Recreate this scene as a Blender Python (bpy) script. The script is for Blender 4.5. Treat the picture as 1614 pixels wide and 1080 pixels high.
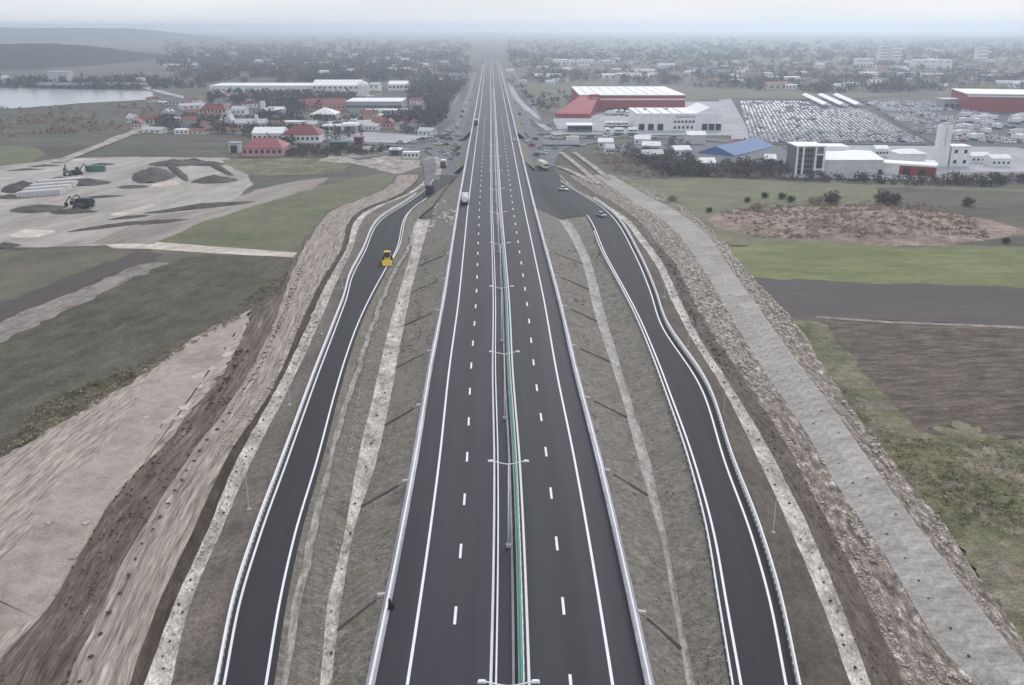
import bpy, math, random
import numpy as np
from mathutils import Vector, Matrix
R = math.radians
random.seed(7); RNG = np.random.default_rng(11)
for o in list(bpy.data.objects): bpy.data.objects.remove(o)
sc = bpy.context.scene
COL = sc.collection

# ------------------------------------------------------------------ camera
CAM_H, PITCH, FPX = 55.8, R(18.9), 1455.0
cam = bpy.data.cameras.new('camera'); camo = bpy.data.objects.new('camera', cam); COL.objects.link(camo)
cam.sensor_width = 36.0; cam.lens = 36.0*FPX/1614.0; cam.clip_start = 1.0; cam.clip_end = 20000
camo.location = (0, 0, CAM_H); camo.rotation_euler = (R(90)-PITCH, 0, 0); sc.camera = camo
sc.render.resolution_x = 1024; sc.render.resolution_y = 685

# ------------------------------------------------------------------ sky, sun, exposure
SUN_EL, SUN_AZ = R(32), R(18)
w = bpy.data.worlds.new('World'); sc.world = w; w.use_nodes = True
nt = w.node_tree; nt.nodes.clear()
wo = nt.nodes.new('ShaderNodeOutputWorld'); bg = nt.nodes.new('ShaderNodeBackground'); bg.inputs[1].default_value = 0.1
sky = nt.nodes.new('ShaderNodeTexSky'); sky.sky_type = 'NISHITA'; sky.sun_disc = False
sky.sun_elevation = SUN_EL; sky.sun_rotation = SUN_AZ; sky.dust_density = 3
tc = nt.nodes.new('ShaderNodeTexCoord'); mp = nt.nodes.new('ShaderNodeMapping'); mp.inputs['Scale'].default_value = (1.2, 1.2, 9)
ns = nt.nodes.new('ShaderNodeTexNoise'); ns.inputs['Scale'].default_value = 2.2; ns.inputs['Detail'].default_value = 5
cr = nt.nodes.new('ShaderNodeValToRGB')
cr.color_ramp.elements[0].position = 0.3; cr.color_ramp.elements[0].color = (7.2, 7.5, 8.0, 1)
cr.color_ramp.elements[1].position = 0.75; cr.color_ramp.elements[1].color = (8.6, 8.7, 9.0, 1)
mx = nt.nodes.new('ShaderNodeMix'); mx.data_type = 'RGBA'; mx.inputs[0].default_value = 0.94
L = nt.links.new
L(tc.outputs['Generated'], mp.inputs[0]); L(mp.outputs[0], ns.inputs[0]); L(ns.outputs[0], cr.inputs[0])
L(sky.outputs[0], mx.inputs[6]); L(cr.outputs[0], mx.inputs[7]); L(mx.outputs[2], bg.inputs[0]); L(bg.outputs[0], wo.inputs[0])
sl = bpy.data.lights.new('sun', 'SUN'); sl.energy = 1.5; sl.angle = R(16); sl.color = (1, .97, .93)
slo = bpy.data.objects.new('sun', sl); COL.objects.link(slo); slo.rotation_euler = (-(R(90)-SUN_EL), 0, -SUN_AZ); slo.location = (0, 0, 400)
sc.view_settings.view_transform = 'Standard'; sc.view_settings.look = 'None'; sc.view_settings.exposure = 0.12; sc.view_settings.gamma = 1
sc.render.engine = 'CYCLES'
sc.cycles.use_denoising = True; sc.cycles.max_bounces = 5; sc.cycles.volume_bounces = 2; sc.cycles.diffuse_bounces = 2
HAZE = 0.00027

# ------------------------------------------------------------------ geometry helpers
G = -4.2                                     # level of the fields; the motorway surface is z = 0
CT, ST = math.cos(PITCH), math.sin(PITCH)
def pt(px, py, z=G):
    """point at height z seen in pixel (px, py) of the 1614x1080 photograph"""
    a, b = px-807.0, -(py-540.0)
    d = (a, FPX*CT+b*ST, -FPX*ST+b*CT)
    if d[2] > -1e-3: d = (d[0], d[1], -1e-3)
    t = (z-CAM_H)/d[2]
    return Vector((d[0]*t, d[1]*t, z))
def mpp(px, py, z=G):
    p = pt(px, py, z); return (p.y*CT+(CAM_H-z)*ST)/FPX     # metres per pixel there
def hsh(ix, iy, s):
    n = (ix*374761393 + iy*668265263 + s*1442695041) & 0x7fffffff
    n = ((n ^ (n >> 13))*1274126177) & 0x7fffffff
    return ((n ^ (n >> 16)) & 0xffff)/65535.0
def vn(x, y, s=0):
    x = np.asarray(x, float); y = np.asarray(y, float)
    ix = np.floor(x).astype(np.int64); iy = np.floor(y).astype(np.int64)
    fx = x-ix; fy = y-iy; fx = fx*fx*(3-2*fx); fy = fy*fy*(3-2*fy)
    a = hsh(ix, iy, s)*(1-fx)+hsh(ix+1, iy, s)*fx; b = hsh(ix, iy+1, s)*(1-fx)+hsh(ix+1, iy+1, s)*fx
    return (a*(1-fy)+b*fy)*2-1
def fbm(x, y=0.0, s=0, o=4):
    x = np.asarray(x, float); y = np.zeros_like(x)+y; r = 0; a = 1; f = 1
    for i in range(o): r = r+a*vn(x*f, y*f, s+i*17); a *= .5; f *= 2.03
    return r/1.8
def lin(c): c /= 255.0; return c/12.92 if c < .04045 else ((c+.055)/1.055)**2.4
def S(r, g, b): return (lin(r), lin(g), lin(b), 1)

def obj(name, me, parent=None, loc=(0, 0, 0), rz=0.0):
    o = bpy.data.objects.new(name, me); COL.objects.link(o); o.location = loc
    if rz: o.rotation_euler = (0, 0, rz)
    if parent: o.parent = parent
    return o
def tag(o, label=None, cat=None, group=None, kind=None):
    if label: o['label'] = label
    if cat: o['category'] = cat
    if group: o['group'] = group
    if kind: o['kind'] = kind
    return o
def thing(name, label, cat, loc, rz=0.0, group=None):
    return tag(obj(name, None, None, loc, rz), label, cat, group)
def dup(root, loc, rz, label=None, group=None):
    r = root.copy(); COL.objects.link(r); r.location = loc; r.rotation_euler = (0, 0, rz)
    if label: r['label'] = label
    if group: r['group'] = group
    for ch in list(root.children):
        c = ch.copy(); COL.objects.link(c); c.parent = r
        for g in list(ch.children):
            d = g.copy(); COL.objects.link(d); d.parent = c
    return r

class MB:
    """collects shapes for one mesh"""
    def __init__(s): s.v = []; s.f = []; s.m = []; s.mi = 0
    def quad(s, *p):
        n = len(s.v); s.v += [tuple(q) for q in p]; s.f.append(tuple(range(n, n+len(p)))); s.m.append(s.mi); return s
    def hexa(s, b, t):
        n = len(s.v); s.v += [tuple(q) for q in b]+[tuple(q) for q in t]
        for f in ((3, 2, 1, 0), (4, 5, 6, 7), (0, 1, 5, 4), (1, 2, 6, 5), (2, 3, 7, 6), (3, 0, 4, 7)):
            s.f.append(tuple(n+i for i in f)); s.m.append(s.mi)
        return s
    def box(s, x0, x1, y0, y1, z0, z1, tx=0, ty=0):
        return s.hexa([(x0, y0, z0), (x1, y0, z0), (x1, y1, z0), (x0, y1, z0)],
                      [(x0+tx, y0+ty, z1), (x1-tx, y0+ty, z1), (x1-tx, y1-ty, z1), (x0+tx, y1-ty, z1)])
    def tube(s, a, b, r0, r1=None, n=6, caps=True):
        r1 = r0 if r1 is None else r1; a = Vector(a); b = Vector(b); d = (b-a).normalized()
        u = d.cross(Vector((0, 0, 1)) if abs(d.z) < .9 else Vector((1, 0, 0))).normalized(); v = d.cross(u)
        k = len(s.v)
        for (c, r) in ((a, r0), (b, r1)):
            for i in range(n):
                t = 2*math.pi*i/n; s.v.append(tuple(c+u*math.cos(t)*r+v*math.sin(t)*r))
        for i in range(n): s.f.append((k+i, k+(i+1) % n, k+n+(i+1) % n, k+n+i)); s.m.append(s.mi)
        if caps:
            s.f.append(tuple(k+i for i in range(n))[::-1]); s.m.append(s.mi)
            s.f.append(tuple(k+n+i for i in range(n))); s.m.append(s.mi)
        return s
    def gable(s, x0, x1, y0, y1, z0, z1, along='x', th=.25, hip=0.0):
        """pitched roof with its eaves at z0 and ridge at z1"""
        if along == 'x': r0 = (x0+hip, (y0+y1)/2, z1); r1 = (x1-hip, (y0+y1)/2, z1)
        else: r0 = ((x0+x1)/2, y0+hip, z1); r1 = ((x0+x1)/2, y1-hip, z1)
        n = len(s.v)
        s.v += [(x0, y0, z0), (x1, y0, z0), (x1, y1, z0), (x0, y1, z0), r0, r1,
                (x0, y0, z0-th), (x1, y0, z0-th), (x1, y1, z0-th), (x0, y1, z0-th)]
        fs = [(0, 1, 5, 4), (2, 3, 4, 5), (3, 0, 4), (1, 2, 5)] if along == 'x' else [(1, 2, 5, 4), (3, 0, 4, 5), (0, 1, 4), (2, 3, 5)]
        fs += [(6, 7, 1, 0), (7, 8, 2, 1), (8, 9, 3, 2), (9, 6, 0, 3), (9, 8, 7, 6)]
        for f in fs: s.f.append(tuple(n+i for i in f)); s.m.append(s.mi)
        return s
    def mesh(s, name, mats, smooth=False):
        me = bpy.data.meshes.new(name); me.from_pydata(s.v, [], s.f)
        for m in (mats if isinstance(mats, (list, tuple)) else [mats]): me.materials.append(m)
        me.polygons.foreach_set('material_index', s.m)
        if smooth: me.polygons.foreach_set('use_smooth', [True]*len(s.f))
        me.update(); return me
    def build(s, name, mats, parent=None, loc=(0, 0, 0), rz=0.0, smooth=False):
        return obj(name, s.mesh(name, mats, smooth), parent, loc, rz)

def np_mesh(name, V, F, mat, smooth=False, uv=None):
    V = np.asarray(V, np.float32); F = np.asarray(F, np.int32); k = F.shape[1]
    me = bpy.data.meshes.new(name); me.vertices.add(len(V)); me.vertices.foreach_set('co', V.ravel())
    me.loops.add(F.size); me.loops.foreach_set('vertex_index', F.ravel())
    me.polygons.add(len(F)); me.polygons.foreach_set('loop_start', np.arange(0, F.size, k, dtype=np.int32))
    me.polygons.foreach_set('loop_total', np.full(len(F), k, np.int32))
    if smooth: me.polygons.foreach_set('use_smooth', np.ones(len(F), bool))
    me.materials.append(mat)
    if uv is not None:
        l = me.uv_layers.new(name='UVMap'); l.data.foreach_set('uv', np.asarray(uv, np.float32)[F.ravel()].ravel())
    me.update(); me.validate(); return me
def grid_faces(nr, nc):
    i = np.arange(nr-1)[:, None]*nc+np.arange(nc-1)[None, :]; i = i.ravel()
    return np.stack([i, i+1, i+nc+1, i+nc], 1)

# ------------------------------------------------------------------ materials
def nodes(name):
    m = bpy.data.materials.new(name); m.use_nodes = True; t = m.node_tree; b = t.nodes['Principled BSDF']; return m, t, b
def gmat(name, cols, scale=.05, an=(1, 1), rot=0.0, uv=False, fine=1.0, famt=.35, mid=.22, mamt=.3, rough=.93, bump=.25, bsc=None, spec=.2, pos=(.3, .7)):
    """ground material: ramp over broad noise, then two finer tints"""
    m, t, b = nodes(name); N = t.nodes.new; K = t.links.new
    c = N('ShaderNodeTexCoord'); mp = N('ShaderNodeMapping'); mp.vector_type = 'TEXTURE'; mp.inputs['Rotation'].default_value = (0, 0, rot); mp.inputs['Scale'].default_value = (1/an[0], 1/an[1], 1)
    K(c.outputs['UV' if uv else 'Object'], mp.inputs[0])
    n1 = N('ShaderNodeTexNoise'); n1.inputs['Scale'].default_value = scale; n1.inputs['Detail'].default_value = 7; n1.inputs['Roughness'].default_value = .62
    K(mp.outputs[0], n1.inputs[0]); r = N('ShaderNodeValToRGB'); K(n1.outputs[0], r.inputs[0])
    e = r.color_ramp.elements; k = len(cols)
    while len(e) < k: e.new(.5)
    for i, cc in enumerate(cols): e[i].position = pos[0]+(pos[1]-pos[0])*i/max(1, k-1); e[i].color = cc
    out = r.outputs[0]
    for (s_, a_, sd) in ((mid, mamt, 3.1), (fine, famt, 7.7)):
        if a_ <= 0: continue
        n = N('ShaderNodeTexNoise'); n.inputs['Scale'].default_value = s_; n.inputs['Detail'].default_value = 6; n.inputs['Roughness'].default_value = .65
        ad = N('ShaderNodeVectorMath'); ad.operation = 'ADD'; ad.inputs[1].default_value = (sd*31, sd*17, sd); K(mp.outputs[0], ad.inputs[0]); K(ad.outputs[0], n.inputs[0])
        mr = N('ShaderNodeMapRange'); mr.inputs[1].default_value = .3; mr.inputs[2].default_value = .7; mr.inputs[3].default_value = 1-a_; mr.inputs[4].default_value = 1+a_
        K(n.outputs[0], mr.inputs[0]); mm = N('ShaderNodeVectorMath'); mm.operation = 'SCALE'; K(out, mm.inputs[0]); K(mr.outputs[0], mm.inputs[3]); out = mm.outputs[0]
    K(out, b.inputs['Base Color'])
    b.inputs['Roughness'].default_value = rough; b.inputs['Specular IOR Level'].default_value = spec
    if bump:
        nb = N('ShaderNodeTexNoise'); nb.inputs['Scale'].default_value = bsc or fine; nb.inputs['Detail'].default_value = 6; K(mp.outputs[0], nb.inputs[0])
        bp = N('ShaderNodeBump'); bp.inputs['Strength'].default_value = bump; bp.inputs['Distance'].default_value = .4; K(nb.outputs[0], bp.inputs['Height']); K(bp.outputs[0], b.inputs['Normal'])
    return m
def pmat(name, c, rough=.6, metal=0.0, var=.12, scale=.8, spec=.4):
    """plain man-made surface with slight dirt"""
    m, t, b = nodes(name); N = t.nodes.new; K = t.links.new
    tcn = N('ShaderNodeTexCoord'); n = N('ShaderNodeTexNoise'); n.inputs['Scale'].default_value = scale; n.inputs['Detail'].default_value = 6; K(tcn.outputs['Object'], n.inputs[0])
    mr = N('ShaderNodeMapRange'); mr.inputs[1].default_value = .3; mr.inputs[2].default_value = .7; mr.inputs[3].default_value = 1-var; mr.inputs[4].default_value = 1+var; K(n.outputs[0], mr.inputs[0])
    mm = N('ShaderNodeVectorMath'); mm.operation = 'SCALE'; mm.inputs[0].default_value = c[:3]; K(mr.outputs[0], mm.inputs[3]); K(mm.outputs[0], b.inputs['Base Color'])
    b.inputs['Roughness'].default_value = rough; b.inputs['Metallic'].default_value = metal; b.inputs['Specular IOR Level'].default_value = spec
    return m

M = {}
def heading(a, b_): d = pt(*b_)-pt(*a); return math.atan2(-d.x, d.y)
D_TRK = heading((0, 800), (250, 590)); D_STR = heading((0, 525), (255, 414)); D_YRD = heading((170, 372), (400, 300))
M['asphalt'] = gmat('asphalt', [S(46, 48, 54), S(54, 55, 62), S(62, 63, 70)], .35, (1, .02), uv=True, fine=.5, famt=.1, mid=.12, mamt=.12, rough=.7, bump=.03, spec=.25)
M['asphalt_dark'] = gmat('asphalt_dark', [S(49, 50, 55), S(59, 60, 65)], .35, (1, .03), uv=True, fine=.6, famt=.12, mid=.2, mamt=.1, rough=.8, bump=.03)
M['street'] = gmat('street', [S(94, 94, 102), S(114, 113, 120)], .08, fine=.5, famt=.12, rough=.85, bump=0)
M['street_uv'] = gmat('service_asphalt', [S(108, 108, 116), S(130, 129, 136)], .3, (1, .05), uv=True, fine=.5, famt=.12, rough=.85, bump=0)
M['paint'] = pmat('road_paint', S(232, 232, 236), .6, 0, .06, .7)
M['gutter'] = gmat('gutter_concrete', [S(168, 166, 178), S(198, 195, 206)], .5, (1, .25), uv=True, fine=2, famt=.2, bump=.1, rough=.85)
M['steel'] = pmat('galvanised_steel', S(236, 236, 242), .5, .0, .06, .6)
M['barrier'] = pmat('barrier_concrete', S(196, 194, 196), .85, 0, .1, .4)
M['green'] = pmat('green_screen', S(38, 132, 104), .5, 0, .15, .25)
M['slope'] = gmat('bare_slope_soil', [S(96, 90, 87), S(130, 123, 118), S(116, 112, 102), S(146, 138, 132)], .16, (1, 1), uv=True, fine=6, famt=.4, mid=1.3, mamt=.4, bump=.9, bsc=2.5)
M['slope2'] = gmat('weedy_slope_soil', [S(106, 100, 97), S(132, 126, 121), S(120, 116, 108), S(144, 137, 131)], .14, (1, 1), uv=True, fine=6, famt=.36, mid=1.2, mamt=.36, bump=.9, bsc=2.5)
M['verge'] = gmat('brown_verge', [S(96, 89, 85), S(116, 108, 103), S(130, 121, 114)], .15, (1, .8), uv=True, fine=6, famt=.35, mid=1.3, mamt=.35, bump=.8, bsc=2.5)
M['verge_r'] = gmat('dark_verge', [S(82, 75, 72), S(98, 91, 85), S(108, 101, 90)], .13, (1, .6), uv=True, fine=5, famt=.3, mid=1, mamt=.3, bump=.6, bsc=2.5)
M['lining'] = gmat('stone_lining', [S(128, 121, 115), S(178, 172, 166), S(206, 201, 196)], .35, (1, .5), uv=True, fine=4, famt=.35, mid=1.4, mamt=.4, bump=1.0, bsc=3, pos=(.28, .6))
M['lining_s'] = gmat('smooth_lining', [S(150, 145, 141), S(184, 180, 177)], .4, (1, .4), uv=True, fine=5, famt=.3, mid=1.4, mamt=.3, bump=.6, bsc=3)
M['mudditch'] = gmat('wet_mud', [S(60, 52, 50), S(78, 69, 65), S(94, 85, 80)], .5, (1, .2), uv=True, fine=5, famt=.4, mid=1.4, mamt=.35, bump=.9, bsc=2)
M['berm'] = gmat('berm_soil', [S(94, 85, 79), S(148, 138, 130), S(164, 154, 146), S(206, 198, 190)], 1.5, (1, .07), uv=True, fine=6, famt=.35, mid=2.0, mamt=.35, bump=.9, bsc=2.2, pos=(.3, .74))
M['mud'] = gmat('dark_mud', [S(78, 69, 64), S(102, 92, 86), S(120, 110, 103), S(166, 156, 147)], .9, (1, .1), uv=True, fine=6, famt=.45, mid=1.8, mamt=.4, bump=1.0, bsc=2.2, pos=(.3, .78))
M['tracks'] = gmat('tracked_soil', [S(84, 76, 71), S(122, 113, 106), S(152, 143, 135), S(220, 213, 206)], 1.1, (1, .35), uv=True, fine=6, famt=.45, mid=2.2, mamt=.45, bump=1.0, bsc=2.4, pos=(.32, .7))
M['bank'] = gmat('dark_bank', [S(86, 78, 74), S(112, 103, 97)], .6, (1, .3), uv=True, fine=5, famt=.4, mid=1.4, mamt=.35, bump=.9, bsc=2)
M['dirt'] = gmat('beige_dirt', [S(144, 133, 126), S(166, 155, 148), S(174, 164, 157)], .1, (1, 1), fine=5, famt=.2, mid=.6, mamt=.18, bump=.6, bsc=2.2)
M['dirt_tr'] = gmat('rutted_dirt', [S(90, 81, 75), S(146, 135, 127), S(166, 155, 147), S(184, 175, 167)], 2.2, (1, .1), D_TRK, fine=6, famt=.3, mid=1.0, mamt=.25, bump=1.0, bsc=2.4, pos=(.28, .62))
M['pale'] = gmat('pale_chalk', [S(180, 170, 162), S(206, 198, 190)], .3, fine=1, famt=.12, bump=.1)
M['chalk'] = gmat('chalky_soil', [S(172, 161, 154), S(194, 184, 176)], .3, fine=2.5, famt=.2, bump=.3)
M['rut'] = gmat('rut_soil', [S(100, 90, 85), S(124, 112, 106)], .3, fine=2.5, famt=.3, bump=.5)
M['yard'] = gmat('yard_gravel', [S(140, 134, 129), S(164, 158, 153), S(176, 171, 167)], .035, (1, .3), D_YRD, fine=.8, famt=.16, mid=.16, mamt=.22, bump=.1)
M['yard2'] = gmat('yard_brown', [S(132, 124, 118), S(158, 150, 145)], .05, (1, .15), D_YRD, fine=.5, famt=.15, mid=.12, mamt=.25, bump=.1)
M['apron'] = gmat('yard_concrete', [S(150, 150, 156), S(178, 178, 184)], .03, fine=.4, famt=.08, mid=.1, mamt=.1, bump=0)
M['lot'] = gmat('lot_tarmac', [S(74, 76, 84), S(98, 99, 107)], .02, fine=.4, famt=.1, mid=.1, mamt=.12, bump=0)
M['f_green'] = gmat('field_dull_green', [S(88, 87, 74), S(102, 100, 86), S(110, 106, 92)], .03, fine=.6, famt=.16, mid=.12, mamt=.18, bump=.3)
M['f_brown'] = gmat('field_tilled', [S(78, 72, 70), S(90, 84, 81)], .05, (1, .1), D_STR, fine=.7, famt=.15, mid=.3, mamt=.15, bump=.3)
M['f_stub'] = gmat('field_stubble', [S(104, 97, 93), S(140, 132, 128), S(150, 143, 139)], .25, (1, .6), D_STR, fine=.9, famt=.25, mid=.4, mamt=.25, bump=.5)
M['f_big'] = gmat('field_mixed', [S(104, 95, 88), S(94, 89, 80), S(80, 80, 68), S(100, 92, 83)], .018, (1, .5), D_STR, fine=2.5, famt=.4, mid=.3, mamt=.38, bump=.8, bsc=1.2, pos=(.25, .75))
M['f_low'] = gmat('field_weedy', [S(76, 71, 66), S(100, 92, 86), S(118, 108, 101)], .08, fine=4, famt=.45, mid=.7, mamt=.4, bump=.9, bsc=2)
M['f_grass'] = gmat('grass_left', [S(94, 98, 76), S(106, 108, 84), S(112, 108, 92)], .03, fine=.5, famt=.15, mid=.12, mamt=.2, bump=.2)
M['f_bright'] = gmat('grass_bright', [S(98, 104, 68), S(116, 121, 82), S(126, 126, 96)], .03, (.3, 1), 0, fine=1.0, famt=.2, mid=.2, mamt=.25, bump=.3)
M['f_pale'] = gmat('grass_pale', [S(98, 100, 80), S(114, 114, 92), S(108, 102, 88)], .02, (.4, 1), fine=.8, famt=.2, mid=.15, mamt=.28, bump=.3)
M['f_olive'] = gmat('grass_olive', [S(84, 87, 66), S(114, 113, 90), S(144, 136, 119)], .09, fine=4, famt=.5, mid=.6, mamt=.4, bump=1.0, bsc=2.5)
M['f_dry'] = gmat('grass_dry', [S(100, 99, 80), S(128, 122, 108), S(154, 146, 133)], .1, fine=4, famt=.5, mid=.6, mamt=.4, bump=1.0, bsc=2.5)
M['f_plow'] = gmat('field_ploughed', [S(76, 69, 64), S(97, 88, 82), S(120, 110, 102)], .7, (1, .3), R(96), fine=4, famt=.45, mid=.6, mamt=.35, bump=1.0, bsc=2)
M['f_soil'] = gmat('field_smooth_soil', [S(82, 78, 78), S(92, 87, 86)], .03, (.3, 1), fine=.4, famt=.1, mid=.1, mamt=.12, bump=.2)
M['scrub'] = gmat('dry_scrub', [S(110, 96, 88), S(144, 127, 117), S(160, 144, 134)], .12, (.6, 1), fine=2.2, famt=.4, mid=.5, mamt=.4, bump=1.0, bsc=1.0)
M['land'] = gmat('open_land', [S(70, 72, 68), S(90, 89, 83), S(100, 94, 87), S(78, 82, 72)], .006, (.5, 1), fine=.1, famt=.25, mid=.03, mamt=.3, bump=0)
M['wild'] = gmat('wild_grass', [S(70, 67, 62), S(92, 88, 80), S(86, 87, 74)], .015, (.4, 1), fine=.3, famt=.28, mid=.06, mamt=.35, bump=0)
M['pile'] = gmat('heaped_earth', [S(78, 74, 72), S(96, 92, 90)], .2, fine=.8, famt=.25, bump=.6)
M['grav'] = gmat('pale_gravel', [S(120, 112, 106), S(158, 150, 144), S(184, 177, 171)], .2, (1, .5), fine=1.0, famt=.3, mid=.5, mamt=.4, bump=.5)
M['grav_uv'] = gmat('gravel_fringe', [S(110, 104, 102), S(150, 144, 141), S(176, 170, 167)], .9, (1, .3), uv=True, fine=3, famt=.35, mid=1.0, mamt=.3, bump=.6)
M['rock'] = pmat('pale_rubble', S(196, 187, 180), .9, 0, .3, 1.5)
M['clod'] = pmat('dark_clod', S(84, 75, 72), .95, 0, .2, 2)
M['hole'] = pmat('drain_pipe_mouth', S(48, 46, 48), .9, 0, .1, 2)
m, t, b = nodes('lake_water'); b.inputs['Base Color'].default_value = S(150, 158, 166); b.inputs['Roughness'].default_value = .2; b.inputs['Specular IOR Level'].default_value = .9
nb = t.nodes.new('ShaderNodeTexNoise'); nb.inputs['Scale'].default_value = .3; bp = t.nodes.new('ShaderNodeBump'); bp.inputs['Strength'].default_value = .05
t.links.new(nb.outputs[0], bp.inputs['Height']); t.links.new(bp.outputs[0], b.inputs['Normal']); M['water'] = m
for k, c in dict(white=(226, 227, 230), cream=(206, 200, 190), pink=(192, 150, 150), grey=(160, 162, 170), dgrey=(104, 106, 116), redw=(146, 44, 60), redroof=(126, 66, 68),
                 pinkroof=(150, 88, 96), dredroof=(118, 44, 54), blueroof=(74, 108, 160), whiteroof=(232, 233, 236), tile=(132, 84, 78), lgrey=(190, 192, 198), yellow=(222, 186, 78),
                 teal=(72, 112, 108), black=(34, 34, 38), carsilver=(170, 174, 180), carred=(150, 40, 44), carblue=(52, 74, 120), cardark=(48, 50, 58), carwhite=(232, 233, 236), lime=(204, 210, 192),
                 orange=(200, 110, 60)).items():
    M[k] = pmat('coat_'+k, S(*c), .55 if k.startswith('car') else .7, 0, .1, .35)
m, t, b = nodes('dark_glass'); b.inputs['Base Color'].default_value = S(44, 50, 62); b.inputs['Roughness'].default_value = .15; M['glass'] = m
M['carglass'] = pmat('car_window', S(92, 98, 110), .2, 0, .1, 1)
M['chute'] = pmat('weathered_channel', S(102, 95, 91), .95, 0, .15, 1)
M['bank_plain'] = pmat('silted_channel', S(112, 105, 99), .95, 0, .2, 1)
M['rubber'] = pmat('rubber', S(34, 34, 36), .9)
M['twig'] = gmat('bare_twigs', [S(62, 58, 60), S(82, 75, 74), S(100, 90, 84)], .05, fine=.5, famt=.35, mid=.1, mamt=.3, bump=0)
M['twig_b'] = gmat('brown_twigs', [S(130, 114, 102), S(170, 152, 138)], .05, fine=.5, famt=.3, mid=.1, mamt=.2, bump=0)
M['tuft'] = gmat('grass_tufts', [S(116, 116, 88), S(150, 144, 118), S(172, 163, 140)], .1, fine=1, famt=.3, bump=0)
M['leaf'] = gmat('evergreen_leaf', [S(50, 58, 46), S(68, 74, 58)], .05, fine=.5, famt=.3, mid=.1, mamt=.2, bump=0)
M['bark'] = pmat('bark', S(72, 66, 64), .95, 0, .2, 2)
M['hill'] = gmat('wooded_hill', [S(36, 40, 42), S(54, 56, 55)], .02, fine=.15, famt=.3, mid=.05, mamt=.35, bump=1, bsc=.1)

# ------------------------------------------------------------------ rails: long lines of the road corridor, X as a function of Y
class Rail:
    def __init__(s, pts, zn=0.0, zf=None, jit=0.0, js=4.0, seed=1, world=None):
        s.zn, s.zf = zn, (zn if zf is None else zf); s.jit, s.js, s.seed = jit, js, seed
        P = []
        for (x, y) in pts:
            z = s.zn
            for _ in range(12): p = pt(x, y, z); z = float(s.Z(p.y))
            P.append((p.y, p.x))
        for q in (world or []): P.append((q[1], q[0]))
        P.sort(); s.y = np.array([p[0] for p in P]); s.x = np.array([p[1] for p in P]); s._slopes()
    def _slopes(s):
        h = np.diff(s.y); d = np.diff(s.x)/h; m = np.empty(len(s.x)); m[0] = d[0]; m[-1] = d[-1]
        if len(d) > 1: m[1:-1] = (d[:-1]*h[1:]+d[1:]*h[:-1])/(h[:-1]+h[1:])
        s.m = m
    def Z(s, Y): return s.zn+(s.zf-s.zn)*np.clip((np.asarray(Y, float)-150)/240, 0, 1)
    def X(s, Y):
        Y = np.asarray(Y, float); k = np.clip(np.searchsorted(s.y, Y)-1, 0, len(s.y)-2)
        h = s.y[k+1]-s.y[k]; t = (Y-s.y[k])/h; tt = np.clip(t, 0, 1)
        r = (2*tt**3-3*tt**2+1)*s.x[k]+(tt**3-2*tt**2+tt)*h*s.m[k]+(-2*tt**3+3*tt**2)*s.x[k+1]+(tt**3-tt**2)*h*s.m[k+1]
        r = r+np.where(t < 0, t*h*s.m[0], 0)+np.where(t > 1, (t-1)*h*s.m[-1], 0)
        if s.jit: r = r+s.jit*fbm(Y/s.js, 0.3, s.seed)*np.clip(Y/120, .8, 3)
        return r
    def off(s, dx, dz=0.0):
        r = object.__new__(Rail); r.__dict__.update(s.__dict__); r.x = s.x+dx; r.zn = s.zn+dz; r.zf = s.zf+dz; r._slopes(); return r
    def P(s, Y, dz=0.0): return Vector((float(s.X(Y)), Y, float(s.Z(Y))+dz))
def ys(y0, y1, k=.008, mn=.35):
    out = [y0]
    while out[-1] < y1: out.append(out[-1]+max(mn, k*out[-1]))
    out[-1] = y1; return np.array(out)
def strip(name, A, B, y0, y1, mat, n=4, relief=0.0, rsc=1.5, sag=0.0, dz=0.0, parent=None, seed=5, k=.008, mn=.35, edge=True, rut=0.0):
    Y = ys(y0, y1, k, mn); a, b2 = A.X(Y), B.X(Y); za, zb = A.Z(Y), B.Z(Y)
    t = np.linspace(0, 1, n+1)[None, :]; X = a[:, None]*(1-t)+b2[:, None]*t; Z = za[:, None]*(1-t)+zb[:, None]*t
    YY = np.repeat(Y[:, None], n+1, 1); wgt = np.sin(np.pi*t) if not edge else np.minimum(1, np.sin(np.pi*t)*1.6)
    Z = Z-sag*np.sin(np.pi*t)+relief*wgt*fbm(X/rsc, YY/rsc/2.2, seed)+dz
    if rut: Z = Z+rut*wgt*fbm((X-a[:, None])/.9, YY/30, seed+50)
    V = np.stack([X, YY, Z], -1).reshape(-1, 3)
    uv = np.stack([X-(a[:, None]+b2[:, None])/2+50, YY], -1).reshape(-1, 2)
    return obj(name, np_mesh(name, V, grid_faces(len(Y), n+1), mat, True, uv), parent)
def Yof(py, z=G): return pt(807, py, z).y

# motorway edge lines read from the photograph
EL = Rail([(642, 1080), (661.5, 950), (675, 850), (692, 730), (702, 620), (718, 510), (730, 400), (736.5, 330), (742, 280), (747.5, 235), (753, 190), (759, 150), (765, 118), (768.5, 100)], 0)
ER = Rail([(965.7, 1080), (948, 950), (928.5, 850), (906.5, 730), (885, 620), (865, 510), (842.5, 400), (828, 330), (819, 280), (810.5, 235), (802.5, 190), (794, 150), (785, 118), (780, 100)], 0)
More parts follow.
